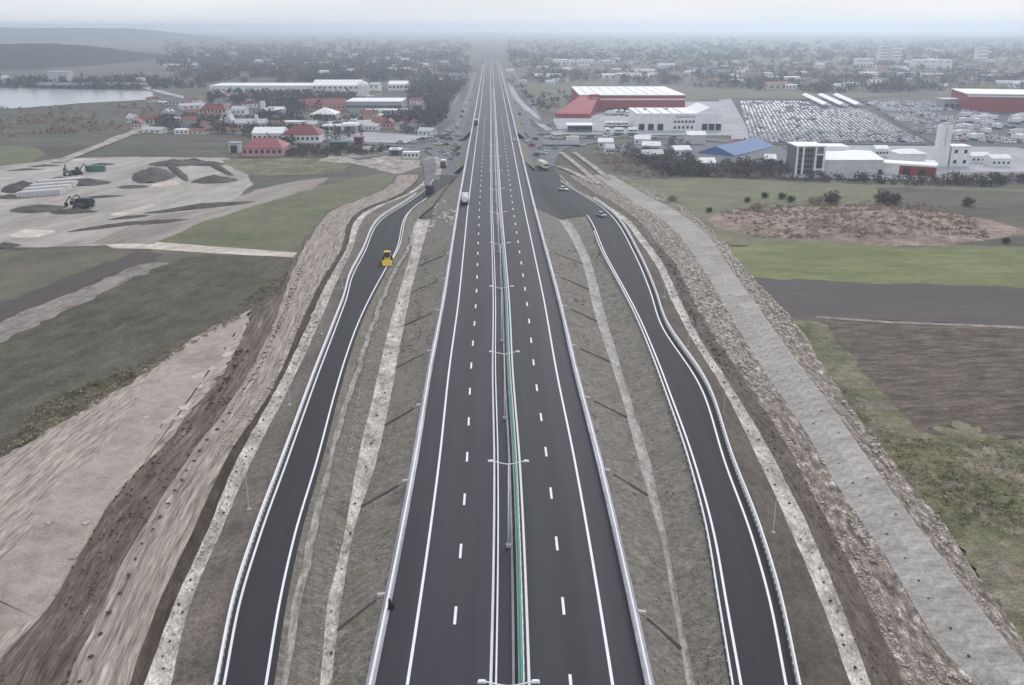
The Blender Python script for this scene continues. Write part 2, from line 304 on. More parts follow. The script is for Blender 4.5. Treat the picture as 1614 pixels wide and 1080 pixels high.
# a straight-ish best line keeps the carriageways even
yy = np.array([35, 68, 90, 113, 145, 190, 234, 300, 365, 450, 590, 820, 1200, 1600, 2400.])
cx = np.array([float((EL.X(v)+ER.X(v))/2) for v in yy[:-1]]+[0]); cx[-1] = cx[-2]+(cx[-2]-cx[-3])*2
hw = 9.2
CL = Rail([], 0, world=[(x, y) for x, y in zip(cx, yy)])
CL.x = np.convolve(np.pad(CL.x, 1, mode='edge'), [.2, .6, .2], 'valid') if False else CL.x
YFAR = 2300.0
def cl(dx, dz=0.0): return CL.off(dx, dz)

# ------------------------------------------------------------------ ground and haze
def flat(name, poly, mat, z, kind='structure', jit=.6, js=8.0, step=2.5, seed=3, px=True, parent=None):
    """ground patch with an irregular edge"""
    P = [pt(x, y, z) for x, y in poly] if px else [Vector((x, y, z)) for x, y in poly]
    V = []
    for i, p in enumerate(P):
        q = P[(i+1) % len(P)]; d = (q-p).length; n = int(max(1, min(120, d/max(step, .006*p.y))))
        for j in range(n):
            c = p.lerp(q, j/n); am = jit*min(4, max(1, c.y/130))
            V.append((c.x+am*float(fbm(c.x/js, c.y/js, seed)), c.y+am*float(fbm(c.x/js, c.y/js, seed+9)), z))
    me = bpy.data.meshes.new(name); me.from_pydata(V, [], [tuple(range(len(V)))]); me.materials.append(mat); me.update()
    o = obj(name, me, parent)
    if kind and not parent: o['kind'] = kind
    return o
LZ = [0]
def patch(name, x, y, rx, ry, mat, seed, wob=.45, n=40, rz=0.0):
    z = lay(); V = []
    for i in range(n):
        a = 2*math.pi*i/n; k = 1+wob*float(fbm(math.cos(a)*2.2+seed*3.7, math.sin(a)*2.2, seed))+.15*float(vn(i*1.7, seed, 9)); u, v_ = rx*k*math.cos(a), ry*k*math.sin(a)
        V.append((x+u*math.cos(rz)-v_*math.sin(rz), y+u*math.sin(rz)+v_*math.cos(rz), z))
    me = bpy.data.meshes.new(name); me.from_pydata(V, [], [tuple(range(n))]); me.materials.append(mat); me.update(); o = obj(name, me); o['kind'] = 'structure'; return o
def lay(): LZ[0] += 1; return G+.003*LZ[0]

gx = np.array([-8000, -2500, -1200, -600, -300, 0, 300, 600, 1200, 2500, 8000.]); gy = np.array([-150, 0, 100, 300, 600, 1000, 1600, 2600, 4000, 12000.])
X, Y = np.meshgrid(gx, gy); gr = obj('ground', np_mesh('ground', np.stack([X, Y, X*0+G-.02], -1).reshape(-1, 3), grid_faces(len(gy), len(gx)), M['land'])); tag(gr, kind='structure')
hz = MB().box(-8200, 8200, -200, 12300, G-1.2, 74.0).build('haze', []); hz['kind'] = 'stuff'
hm = bpy.data.materials.new('haze_air'); hm.use_nodes = True; t = hm.node_tree; t.nodes.clear()
ho = t.nodes.new('ShaderNodeOutputMaterial'); pv = t.nodes.new('ShaderNodeVolumePrincipled'); pv.inputs['Color'].default_value = (.75, .865, 1, 1); pv.inputs['Density'].default_value = HAZE; pv.inputs['Anisotropy'].default_value = .62
t.links.new(pv.outputs[0], ho.inputs['Volume']); hz.data.materials.clear(); hz.data.materials.append(hm)

# fields on the left
flat('wild_meadow', [(-400, 172), (130, 164), (250, 155), (330, 175), (520, 205), (640, 235), (640, 252), (380, 250), (60, 262), (-400, 300)], M['wild'], lay(), js=20)
flat('meadow', [(-300, 232), (0, 228), (55, 232), (75, 244), (40, 258), (-300, 272)], M['f_grass'], lay(), js=15)
flat('grass_field', [(240, 398), (255, 378), (330, 343), (430, 305), (520, 290), (610, 272), (640, 285), (600, 312), (540, 335), (470, 405)], M['f_grass'], lay(), js=10)
flat('dull_field', [(-420, 398), (0, 394), (175, 391), (215, 396), (0, 482), (-300, 600), (-500, 660)], M['f_green'], lay(), jit=1.4, js=5, step=1)
flat('tilled_strip', [(213, 397), (262, 402), (245, 412), (0, 512), (-380, 670), (-420, 640), (0, 478)], M['f_brown'], lay(), jit=1.2, js=4, step=1)
flat('stubble_strip', [(222, 416), (268, 414), (240, 430), (0, 542), (-380, 720), (-380, 668), (0, 508)], M['f_stub'], lay(), jit=.8, js=3)
flat('big_field', [(268, 413), (330, 402), (475, 404), (470, 450), (440, 500), (400, 500), (300, 560), (0, 730), (-400, 960), (-400, 730), (0, 540)], M['f_big'], lay(), jit=1.5, js=5, step=1)
flat('weedy_ground', [(330, 520), (400, 488), (300, 600), (120, 800), (-300, 1000), (-420, 920), (0, 690), (180, 600)], M['f_low'], lay(), jit=3, js=9)
flat('dirt_road', [(165, 386), (236, 380), (340, 389), (478, 399), (478, 407), (330, 399), (230, 392), (180, 392)], M['pale'], lay(), jit=.3)
# construction yard
flat('construction_yard', [(-300, 265), (0, 262), (95, 250), (200, 247), (355, 249), (385, 268), (398, 292), (372, 318), (330, 336), (230, 380), (150, 388), (0, 390), (-300, 400)], M['yard'], lay(), js=12)
flat('yard_track', [(140, 384), (170, 372), (240, 340), (330, 330), (400, 300), (470, 285), (520, 280), (500, 295), (420, 318), (320, 350), (240, 385)], M['yard2'], lay(), js=9)
for q in ([(15, 369), (40, 362), (85, 363), (88, 367), (60, 374), (25, 375)], [(170, 338), (240, 322), (246, 325), (190, 341)], [(80, 252), (130, 250), (160, 252), (100, 256)], [(0, 280), (25, 279), (22, 282), (0, 283)], [(240, 292), (275, 284), (285, 290), (250, 296)]):
    flat('chalk_patch', q, M['pale'], lay(), js=6)
for q in ([(280, 252), (350, 254), (365, 276), (300, 283)], ):
    flat('pond_basin', q, M['yard'], lay(), js=8)
flat('pasture', [(345, 252), (470, 248), (560, 252), (540, 272), (400, 278), (360, 262)], M['f_olive'], lay(), js=10)
flat('gravel_ground', [(560, 232), (640, 228), (668, 240), (664, 262), (625, 275), (560, 258), (500, 254)], M['grav'], lay(), js=6)
# dirt ground beside the works, left
flat('dirt_ground', [(398, 488), (330, 518), (250, 570), (190, 612), (100, 668), (0, 722), (-420, 930), (-500, 1300), (60, 1200), (150, 860), (262, 705), (350, 600), (385, 540)], M['dirt_tr'], lay(), jit=2.0, js=4, step=.5)
flat('graded_strip', [(396, 489), (310, 532), (240, 588), (196, 655), (140, 740), (190, 770), (225, 720), (262, 660), (320, 600), (372, 530)], M['dirt'], lay(), jit=1.2, js=3, step=.4)
flat('graded_ground', [(150, 715), (205, 720), (190, 790), (140, 850), (80, 950), (0, 1000), (-60, 960), (30, 860), (60, 800)], M['dirt'], lay(), jit=2.4, js=3, step=.3)
rc_ = random.Random(5)
for (cx_, cy_, n_, sx_, sy_, r_) in ((352, 580, 8, 2.6, 3.5, 1.3), (245, 662, 9, 4.5, 2.2, 1.1), (385, 527, 5, 1.5, 2.5, .9), (320, 616, 4, 1.2, 2, .8), (215, 800, 5, 4, 6, .6), (110, 840, 6, 6, 6, .7)):
    c_ = pt(cx_, cy_)
    for k in range(n_):
        x_, y_ = c_.x+rc_.gauss(0, sx_), c_.y+rc_.gauss(0, sy_); rr_ = r_*rc_.uniform(.3, 1.0)
        patch('chalk_patch', x_, y_, rr_, rr_*1.6, M['chalk'], k+cx_, 1.0, 36, D_TRK)
# fields on the right
flat('upper_meadow', [(985, 284), (1110, 280), (1400, 292), (1614, 298), (2000, 310), (2000, 400), (1614, 392), (1150, 387), (1075, 340), (1010, 302)], M['f_pale'], lay(), js=14)
flat('rough_meadow', [(1380, 296), (1614, 302), (2000, 312), (2000, 392), (1614, 390), (1500, 386), (1420, 340)], M['wild'], lay(), jit=2, js=14)
flat('bright_meadow', [(1138, 388), (1300, 386), (1614, 392), (2000, 398), (2000, 470), (1614, 455), (1400, 450), (1180, 440)], M['f_bright'], lay(), jit=1.2, js=5, step=1)
flat('bare_field', [(1175, 437), (1400, 447), (1614, 453), (2000, 464), (2000, 540), (1614, 514), (1400, 506), (1230, 500)], M['f_soil'], lay(), jit=1.0, js=4, step=1)
flat('ploughed_field', [(1225, 498), (1400, 507), (1614, 516), (2000, 536), (2000, 720), (1614, 695), (1480, 695), (1420, 672), (1300, 540)], M['f_plow'], lay(), jit=.8)
flat('field_path', [(1285, 498), (1400, 506), (1614, 514), (2000, 533), (2000, 537), (1614, 518), (1400, 509), (1285, 501)], M['f_stub'], lay(), jit=.15)
flat('rough_grass', [(1235, 500), (1300, 508), (1325, 545), (1440, 676), (1500, 692), (1614, 690), (2100, 710), (2300, 1000), (1700, 1050), (1600, 1000), (1490, 840), (1380, 700), (1300, 600)], M['f_olive'], lay(), jit=1.5, js=4, step=.5)
flat('dry_grass', [(1520, 800), (1620, 770), (2100, 800), (2300, 1100), (1750, 1200), (1640, 1050), (1540, 900)], M['f_dry'], lay(), jit=1.6, js=5, step=.4)
for k_, (x_, y_, r_) in enumerate(((1470, 760, 2.5), (1560, 730, 3.2), (1590, 860, 3), (1400, 690, 2), (1530, 690, 2.5), (1380, 640, 2), (1440, 720, 1.5), (1510, 770, 2), (1600, 790, 2.5), (1350, 610, 1.5))):
    c_ = pt(x_, y_); patch('grass_tuft_patch', c_.x, c_.y, r_*1.4, r_*1.6, M['f_dry' if k_ % 2 else 'f_olive'], 60+k_, .9, 60)
flat('concrete_pad', [(1269, 579), (1296, 581), (1324, 615), (1319, 624), (1307, 625)], M['pale'], lay(), jit=.15, js=1)

# ------------------------------------------------------------------ motorway
mw = strip('motorway', cl(-hw-2.9), cl(hw+2.9), 30, YFAR, M['asphalt'], 10, k=.01); tag(mw, kind='structure')
mwb = None
for s_ in (-1, 1):
    strip('edge_line', cl(s_*hw-.14), cl(s_*hw+.14), 30, 1700, M['paint'], 1, dz=.012, parent=mw)
    strip('edge_line', cl(s_*1.72-.13), cl(s_*1.72+.13), 30, 1700, M['paint'], 1, dz=.012, parent=mw)
dash = MB().quad((-.14, -1.5, 0), (.14, -1.5, 0), (.14, 1.5, 0), (-.14, 1.5, 0)).mesh('lane_dash', M['paint'])
Y0d = pt(807, 970, 0).y
for s_ in (-1, 1):
    for k in range(-3, 46):
        Yc = Y0d+12*k+(0 if s_ < 0 else 1.6); x = float(CL.X(Yc))+s_*5.45; a = math.atan(-(float(CL.X(Yc+3))-float(CL.X(Yc-3)))/6)
        obj('lane_dash', dash, mw, (x, Yc, .013), a)
# concrete gutters along the outer edges
for s_, nm in ((-1, 'left'), (1, 'right')):
    g_ = strip('kerb_gutter', cl(s_*(hw+2.9)), cl(s_*(hw+3.75)), 30, 1500, M['gutter'], 2, sag=.08, dz=.05); tag(g_, kind='structure')

def ribbon(rail, Y, prof, closed=False):
    """sweep a (dx, dz) profile along a rail"""
    x = rail.X(Y); z = rail.Z(Y); n = len(prof)
    V = np.stack([np.stack([x+p[0], Y, z+p[1]], -1) for p in prof], 1).reshape(-1, 3)
    F = grid_faces(len(Y), n)
    if closed:
        i = np.arange(len(Y)-1)*n; F = np.concatenate([F, np.stack([i+n-1, i, i+n, i+2*n-1], 1)])
    return V, F
def posts_mesh(rail, Yp, w_, d_, h, dz=0.0):
    V = []; F = []
    for i, y in enumerate(Yp):
        x = float(rail.X(y)); z = float(rail.Z(y))+dz; n = len(V)
        for zz in (z, z+h):
            V += [(x-w_, y-d_, zz), (x+w_, y-d_, zz), (x+w_, y+d_, zz), (x-w_, y+d_, zz)]
        F += [(n, n+1, n+5, n+4), (n+1, n+2, n+6, n+5), (n+2, n+3, n+7, n+6), (n+3, n, n+4, n+7), (n+4, n+5, n+6, n+7)]
    return V, F
def guardrail(name, rail, y0, y1, label, tall=False, step=2.0, kk=.01):
    p0 = rail.P(y0); root = thing(name, label, 'guardrail', p0)
    o_ = Vector((0, 0, 0))-p0
    Y = ys(y0, y1, kk, 1.0)
    def part(nm, V, F, stuff=False):
        V = np.asarray(V, float)+np.array(o_); o = obj(nm, np_mesh(nm, V, F, M['steel']), root)
        if stuff: o['kind'] = 'stuff'
    W = [(-.02, .45), (-.08, .50), (-.08, .56), (0, .61), (-.08, .66), (-.08, .72), (-.02, .77), (.09, .77), (.09, .45)]
    part('rail_beam', *ribbon(rail, Y, W, True))
    if tall:
        T = [(-.09, 1.0), (.09, 1.0), (.09, 1.12), (-.09, 1.12)]
        part('top_rail', *ribbon(rail, Y, T, True))
    part('posts', *posts_mesh(rail, np.arange(y0+.3, y1, step), .05, .06, 1.05 if tall else .72), True)
    return root
guardrail('guardrail', cl(-hw-3.15), 32, 900, 'long steel guardrail along the left outer edge of the motorway', True, 2)
guardrail('guardrail', cl(hw+3.15), 32, 900, 'long steel guardrail along the right outer edge of the motorway', True, 2)
guardrail('guardrail', cl(-1.25), 32, 900, 'low steel guardrail in the median left of the lamp posts', False, 2)
# median barrier with green screen
b0 = cl(1.05); p0 = b0.P(32); root = thing('median_barrier', 'concrete median barrier carrying a long green glare screen', 'barrier', p0)
Y = ys(32, 900, .01, 1); V, F = ribbon(b0, Y, [(-.3, 0), (-.3, .1), (-.14, .35), (-.09, .85), (.09, .85), (.14, .35), (.3, .1), (.3, 0)], True)
obj('concrete_base', np_mesh('concrete_base', V-np.array(p0), F, M['barrier']), root)
Y = ys(32, 260, .01, 1); V, F = ribbon(b0.off(.0), Y, [(-.17, .86), (-.2, 1.55), (-.02, 1.62), (.14, 1.55), (.12, .86)], True)
obj('green_screen', np_mesh('green_screen', V-np.array(p0), F, M['green']), root)
V, F = ribbon(b0, Y, [(.12, 1.5), (.2, 1.5), (.2, 1.66), (.12, 1.66)], True)
obj('top_rail', np_mesh('top_rail', V-np.array(p0), F, M['steel']), root)
V, F = posts_mesh(b0.off(.2), np.arange(33, 260, 2.0), .05, .05, .75, .85)
o = obj('posts', np_mesh('posts', np.array(V)-np.array(p0), F, M['green']), root); o['kind'] = 'stuff'
strip('median_edge', cl(.2), cl(.45), 35, 900, M['gutter'], 1, dz=.012, parent=mw)

# ------------------------------------------------------------------ corridor left and right of the motorway
Lg = cl(-hw-3.75); Rg = cl(hw+3.75)
zs = (-.6, -3.95); zd = (-2.3, -4.08)
Ldi = Rail([(521, 1080), (538, 950), (555, 850), (592, 730), (617, 620), (637, 510), (663, 400), (679, 345), (688, 322), (702, 300), (716, 285)], *zd, jit=.12, js=2.5, seed=2)
Ldo = Rail([(505, 1080), (517, 950), (541, 850), (563, 730), (589, 620), (615, 510), (647, 400), (659, 345), (684, 322), (700, 300), (714, 285)], *zd, jit=.12, js=2.5, seed=3)
Lsr = Rail([(432, 1080), (452, 950), (473, 850), (507, 730), (535, 620), (570, 510), (609, 430), (626, 400), (652, 330), (682, 309), (692, 301), (728, 275)], *zs)
Lsl = Rail([(345, 1080), (371, 950), (402, 850), (446, 730), (486, 620), (528, 510), (543, 470), (551, 440), (571, 400), (601, 345), (640, 320), (667, 300), (688, 270), (696, 252)], *zs)
Lwi = Rail([(269, 1080), (301, 950), (343, 850), (395, 730), (451, 620), (503, 510), (528, 450), (552, 400), (592, 330), (644, 307), (674, 287), (685, 256), (681, 240)], *zd, jit=.14, js=2.2, seed=4)
Lwo = Rail([(227, 1080), (275, 950), (321, 850), (371, 730), (432, 620), (486, 510), (513, 450), (542, 400), (582, 330), (634, 309), (666, 287), (676, 256), (673, 240)], *zd, jit=.16, js=2.2, seed=5)
Lbi = Rail([(203, 1080), (250, 950), (298, 850), (353, 730), (425, 620), (474, 510), (503, 450), (534, 400), (572, 330), (626, 308), (652, 288), (664, 256), (662, 240)], -2.5, -4.1, jit=.15, js=3, seed=6)
Lbo = Rail([(104, 1080), (163, 950), (215, 850), (292, 730), (373, 620), (431, 510), (462, 425), (481, 388), (495, 365), (531, 328), (580, 310), (617, 291), (630, 270), (640, 245)], -2.8, -4.14, jit=.3, js=5, seed=7)
Lmo = Rail([(-70, 1150), (0, 1045), (81, 950), (146, 837), (207, 752), (262, 700), (300, 650), (345, 600), (375, 545), (400, 495), (440, 460), (455, 425), (474, 388), (489, 365), (526, 328), (576, 310), (613, 290), (628, 268), (637, 245)], G+.3, G+.3, jit=.5, js=6, seed=8)
Rdi = Rail([(1083, 1080), (1060, 950), (1042, 850), (1030, 810), (1008, 730), (978, 620), (942, 510), (912, 400), (880, 345), (868, 330), (858, 315), (850, 295)], *zd, jit=.1, js=2.5, seed=12)
Rdo = Rail([(1096, 1080), (1070, 950), (1051, 850), (1043, 810), (1025, 730), (991, 620), (958, 510), (926, 400), (893, 345), (872, 330), (860, 315), (852, 295)], *zd, jit=.1, js=2.5, seed=13)
Rsl = Rail([(1150, 1080), (1129, 950), (1113, 850), (1083, 730), (1046, 620), (1004, 510), (948, 400), (921, 340), (892, 310), (866, 292), (851, 268)], *zs)
Rsr = Rail([(1254, 1080), (1227, 950), (1198, 850), (1153, 730), (1117, 620), (1048, 510), (1031, 460), (1005, 400), (957, 330), (912, 301), (893, 289), (872, 265), (860, 243)], *zs)
Rwi = Rail([(1341, 1080), (1295, 950), (1253, 850), (1198, 730), (1136, 606), (1093, 538), (1063, 483), (1034, 419), (1005, 377), (976, 342), (946, 323), (905, 301), (868, 270), (853, 240)], *zd, jit=.14, js=2.2, seed=14)
Rwo = Rail([(1373, 1080), (1325, 950), (1283, 850), (1224, 730), (1151, 606), (1106, 538), (1077, 483), (1047, 419), (1017, 377), (986, 342), (956, 323), (914, 301), (878, 270), (864, 240)], *zd, jit=.14, js=2.2, seed=15)
Rbo = Rail([(1425, 1080), (1370, 950), (1318, 850), (1255, 730), (1178, 606), (1130, 538), (1098, 483), (1066, 419), (1032, 377), (1003, 345), (972, 323), (934, 301), (890, 270), (876, 240)], -2.9, -4.1, jit=.3, js=4, seed=16)
Rvi = Rail([(1545, 1080), (1496, 1035), (1451, 970), (1406, 892), (1360, 824), (1316, 759), (1295, 721), (1252, 653), (1206, 585), (1172, 530), (1129, 457), (1091, 398), (1046, 348), (1010, 325), (965, 296), (898, 243)], -3.0, -4.1, jit=.18, js=3, seed=17)
Rvo = Rail([(1650, 1085), (1613, 1044), (1542, 954), (1487, 882), (1425, 801), (1367, 721), (1304, 632), (1252, 564), (1206, 500), (1155, 428), (1112, 368), (1060, 330), (1030, 314), (985, 289), (915, 237)], -1.9, -3.95)
Rto = Rail([(1680, 1090), (1613, 1005), (1545, 915), (1496, 837), (1425, 749), (1376, 687), (1321, 611), (1258, 515), (1190, 442), (1118, 359), (1066, 321), (1036, 304), (992, 283), (926, 235)], G+.22, G+.22, jit=.4, js=5, seed=18)
YL = float(Lsr.y[-1]); YJ = 395.0
def st(*a, **k): o = strip(*a, **k); tag(o, kind='structure'); return o
YE = float(Ldi.y[-4])
st('embankment_slope', Ldi, Lg, 36, YL, M['slope'], 6, .12, 2.5, seed=31)
st('ditch_lining', Ldo, Ldi, 36, YE, M['lining'], 6, .16, .8, .35, seed=32, mn=.25)
st('slip_road_bank', Lsr, Ldo, 36, YL, M['slope'], 6, .12, 2.5, seed=33)
fr = Rail([(447, 1080), (470, 950), (494, 850), (519, 730), (553, 620), (590, 510), (622, 430), (640, 400), (662, 345), (690, 315)], -1.0, -4.0, jit=.35, js=3, seed=71); st('gravel_fringe', fr.off(-.55, .04), fr.off(.35, -.02), 55, 270, M['grav_uv'], 3, .06, .8, seed=72, dz=.12)
slL = st('slip_road', Lsl, Lsr, 36, float(Lsl.y[-1]), M['asphalt_dark'], 6)
st('verge', Lwi, Lsl, 36, YJ, M['verge'], 5, .1, 2, seed=34)
st('ditch_lining', Lwo, Lwi, 36, YJ, M['lining'], 6, .2, .8, .3, seed=35, mn=.25)
st('mud_ditch', Lbi, Lwo, 36, YJ, M['mudditch'], 5, .15, 1.2, .35, seed=36)
berm = st('soil_berm', Lbo, Lbi, 36, YJ, M['berm'], 26, .14, 1.6, -.2, seed=37, mn=.3, rut=.3)
st('mud_slope', Lmo, Lbo, 36, YJ, M['mud'], 18, .25, 1.6, .15, seed=38, rut=.35)
st('embankment_slope', Rg, Rdi, 36, float(Rdi.y[-4]), M['slope2'], 6, .12, 2.5, seed=41)
st('ditch_lining', Rdi, Rdo, 36, float(Rdi.y[-4]), M['lining_s'], 5, .08, .9, .3, seed=42, mn=.25)
st('slip_road_bank', Rdo, Rsl, 36, float(Rdi.y[-4]), M['slope2'], 6, .12, 2.5, seed=43)
st('junction_apron', Rdo, Rsl, float(Rdi.y[-4]), float(Rsl.y[-1]), M['asphalt_dark'], 4)
st('junction_apron', Rg, Rdi, float(Rdi.y[-4]), float(Rsl.y[-1]), M['asphalt_dark'], 4)
st('junction_apron', Rdi, Rdo, float(Rdi.y[-4]), float(Rsl.y[-1]), M['asphalt_dark'], 1)
slR = st('slip_road', Rsl, Rsr, 36, float(Rsr.y[-1]), M['asphalt_dark'], 6)
st('verge', Rsr, Rwi, 36, YJ, M['verge_r'], 5, .1, 2, seed=44)
st('ditch_lining', Rwi, Rwo, 36, YJ, M['lining'], 6, .2, .8, .3, seed=45, mn=.25)
st('dark_bank', Rwo, Rbo, 36, YJ, M['bank'], 5, .25, 1.3, .1, seed=46)
st('tracked_ground', Rbo, Rvi, 36, YJ, M['tracks'], 24, .3, 1.2, seed=47, mn=.3, rut=.35)
st('tracked_ground', Rvo, Rto, 36, YJ, M['tracks'], 14, .25, 1.2, .3, seed=48, mn=.3, rut=.3)
# plain embankment beyond the junction
for s_ in (-1, 1):
    gl = cl(s_*(hw+3.75)); toe = cl(s_*(hw+9)); toe.zn = toe.zf = G+.05
    for (y0, y1) in ((YL+2 if s_ < 0 else float(Rsl.y[-1]), 498), (528, 1700)):
        st('embankment_slope', gl, toe, y0, y1, M['slope2'], 3, .1, 3, seed=51, k=.012)
# slip road paint
def line_on(parent, rail, dx, y0, y1, w_=.13): strip('edge_line', rail.off(dx-w_), rail.off(dx+w_), y0, y1, M['paint'], 1, dz=.014, parent=parent)
line_on(slL, Lsl, .45, 36, YL); line_on(slL, Lsr, -.75, 36, 330)
line_on(slR, Rsl, 1.05, 36, 300); line_on(slR, Rsr, -.85, 36, 380)
guardrail('guardrail', Lsl.off(-.1), 38, 340, 'tall steel guardrail with close posts on the outer side of the left slip road', True, 1.2, .006)
guardrail('guardrail', Rsr.off(.15), 38, 330, 'tall steel guardrail with close posts on the outer side of the right slip road', True, 1.2, .006)
guardrail('guardrail', Rsl.off(.15), 38, 270, 'low steel guardrail on the ditch side of the right slip road', False, 2, .006)
guardrail('guardrail', Lsr.off(-.05), float(pt(640, 405, -.6).y), 330, 'short steel guardrail on the ditch side of the left slip road beyond the loader', False, 2, .006)

# ------------------------------------------------------------------ concrete revetment on the right, built of slabs
rv = strip('revetment_bed', Rvi, Rvo, 38, YJ, M['bank'], 4, .05, 1.5, dz=-.12); tag(rv, kind='structure')
slabm = [gmat('slab_concrete_%d' % i, [S(134+i*7, 130+i*7, 127+i*7), S(166+i*6, 161+i*6, 158+i*6)], .5, fine=5, famt=.25, mid=1.4, mamt=.25, bump=.25, bsc=2) for i in range(4)]
def rvp(t_, y, dz): a = Rvi.P(y); b2 = Rvo.P(y); p = a.lerp(b2, t_); p.z += dz; return p
for (t0, t1, ln0) in ((.0, .5, 7.8), (.5, 1.0, 2.6)):
    Yc = 40.0
    while Yc < 392:
        ln = ln0*(1 if Yc < 170 else 2 if ln0 < 3 else 1.3); y0, y1 = Yc+.006, Yc+ln-.006; th = .12; j = random.uniform(-.012, .012) if t0 else 0.0
        n_ = max(1, int(round(ln/2.6))); ys_ = [y0+(y1-y0)*k/n_ for k in range(n_+1)]; mb = MB(); c = rvp((t0+t1)/2, (y0+y1)/2, 0)
        for a_, b_ in zip(ys_, ys_[1:]):
            q = [rvp(t0, a_, j), rvp(t1, a_, j), rvp(t1, b_, j), rvp(t0, b_, j)]
            mb.hexa([p-c-Vector((0, 0, th)) for p in q], [p-c for p in q])
        mb.build('concrete_slab', slabm[random.choice((1, 2, 2) if t0 == 0 else (0, 1, 1, 2, 2, 3))], rv, c)
        Yc += ln
def blob_mesh(name, mat, r=1.0, hz_=.5, seed=0, n=8, rings=3, rough=.25):
    V = [(0, 0, hz_)]; F = []
    for i in range(1, rings+1):
        a = i/rings*math.pi/2
        for j in range(n):
            b_ = 2*math.pi*j/n; k = 1+rough*random.uniform(-1, 1); V.append((r*math.sin(a)*math.cos(b_)*k, r*math.sin(a)*math.sin(b_)*k, hz_*math.cos(a)*k-(0.06 if i == rings else 0)))
    for j in range(n): F.append((0, 1+j, 1+(j+1) % n))
    for i in range(rings-1):
        for j in range(n):
            a = 1+i*n+j; b_ = 1+i*n+(j+1) % n; F.append((a, a+n, b_+n, b_))
    me = bpy.data.meshes.new(name); me.from_pydata(V, [], F); me.materials.append(mat); me.update(); return me
hole = MB().tube((0, 0, -.05), (0, 0, .05), .12, .12, 8).mesh('drain_hole', M['hole'])
for k in range(34):
    y = 62+k*4.6
    for t_ in (.3, .72):
        if random.random() < .55: o = obj('drain_hole', hole, rv, rvp(t_+random.uniform(-.04, .04), y+random.uniform(-1, 1), .03)); s_ = random.uniform(.8, 1.3); o.scale = (s_, s_, 1)
# planting pits along the soil berm
pits = [blob_mesh('soil_clump', M['clod'], .27, .2, i) for i in range(3)]
for row, (t_, stp, y0) in enumerate(((.22, 3.3, 62), (.3, 3.0, 150))):
    y = y0
    while y < (240 if row == 0 else 230):
        a = Lbo.P(y); b2 = Lbi.P(y); p = a.lerp(b2, t_+random.uniform(-.03, .03)); p.z += .28
        o = obj('soil_clump', pits[random.randrange(3)], berm, p, random.uniform(0, 6)); s_ = random.uniform(.7, 1.15); o.scale = (s_*1.2, s_*.8, s_*.7)
        y += stp*random.uniform(.85, 1.15)
# dark stones lying in the stone ditches
stone = [blob_mesh('dark_stone', M['clod'], .17, .14, i, 7, 2) for i in range(3)]
lin_objs = [o for o in COL.objects if o.name.startswith('ditch_lining')]
for (A, B, par, n_) in ((Lwo, Lwi, lin_objs[1], 55), (Rwi, Rwo, lin_objs[3], 50), (Ldo, Ldi, lin_objs[0], 18)):
    for k in range(n_):
        y = 60+(k/n_)**1.3*160+random.uniform(-1, 1); t_ = random.uniform(.25, .75); p = A.P(y).lerp(B.P(y), t_); p.z -= .3*math.sin(math.pi*t_)-.08
        o = obj('dark_stone', random.choice(stone), par, p, random.uniform(0, 6)); s_ = random.uniform(.6, 1.3); o.scale = (s_, s_, s_)

# ------------------------------------------------------------------ median lamps
def make_lamp(label):
    r = thing('street_lamp', label, 'street lamp', (0, 0, 0), 0, 'double lamps along the median')
    MB().box(-.25, .25, -.25, .25, 0, .35).build('base', M['barrier'], r)
    MB().tube((0, 0, .3), (0, 0, 10.4), .12, .065, 8).build('mast', M['steel'], r, smooth=True)
    a = MB(); pts = [(-1.75, 0, 10.75), (-1.2, 0, 10.6), (-.5, 0, 10.42), (0, 0, 10.36), (.5, 0, 10.42), (1.2, 0, 10.6), (1.75, 0, 10.75)]
    for p, q in zip(pts, pts[1:]): a.tube(p, q, .055, .055, 6)
    a.build('arm', M['steel'], r)
    for s_ in (-1, 1):
        h = MB().box(-.32, .32, -.15, .15, 10.7, 10.86, .08, .04).build('lamp_head', M['steel'], r, (s_*1.95, 0, 0))
        MB().box(-.25, .25, -.1, .1, 10.67, 10.697).build('lens', M['lgrey'], h)
    return r
def nth(i):
    o1 = 'first second third fourth fifth sixth seventh eighth ninth tenth eleventh twelfth thirteenth fourteenth fifteenth sixteenth seventeenth eighteenth nineteenth'.split()
    if i < 20: return o1[i-1]
    t_ = {2: ('twentieth', 'twenty'), 3: ('thirtieth', 'thirty'), 4: ('fortieth', 'forty'), 5: ('fiftieth', 'fifty')}[i//10]
    return t_[0] if i % 10 == 0 else t_[1]+'-'+o1[i % 10-1]
names = ['nearest', 'second nearest', 'third nearest', 'fourth nearest', 'fifth nearest', 'sixth nearest', 'seventh nearest', 'eighth nearest', 'ninth nearest', 'tenth nearest']
lamp0 = None
for k in range(10):
    y = 55.5+36*k; lb = 'double-armed steel lamp post in the median, %s to the viewer' % names[k]
    p = (float(CL.X(y))-.05, y, 0)
    if lamp0 is None: lamp0 = make_lamp(lb); lamp0.location = p
    else: dup(lamp0, p, 0, lb)
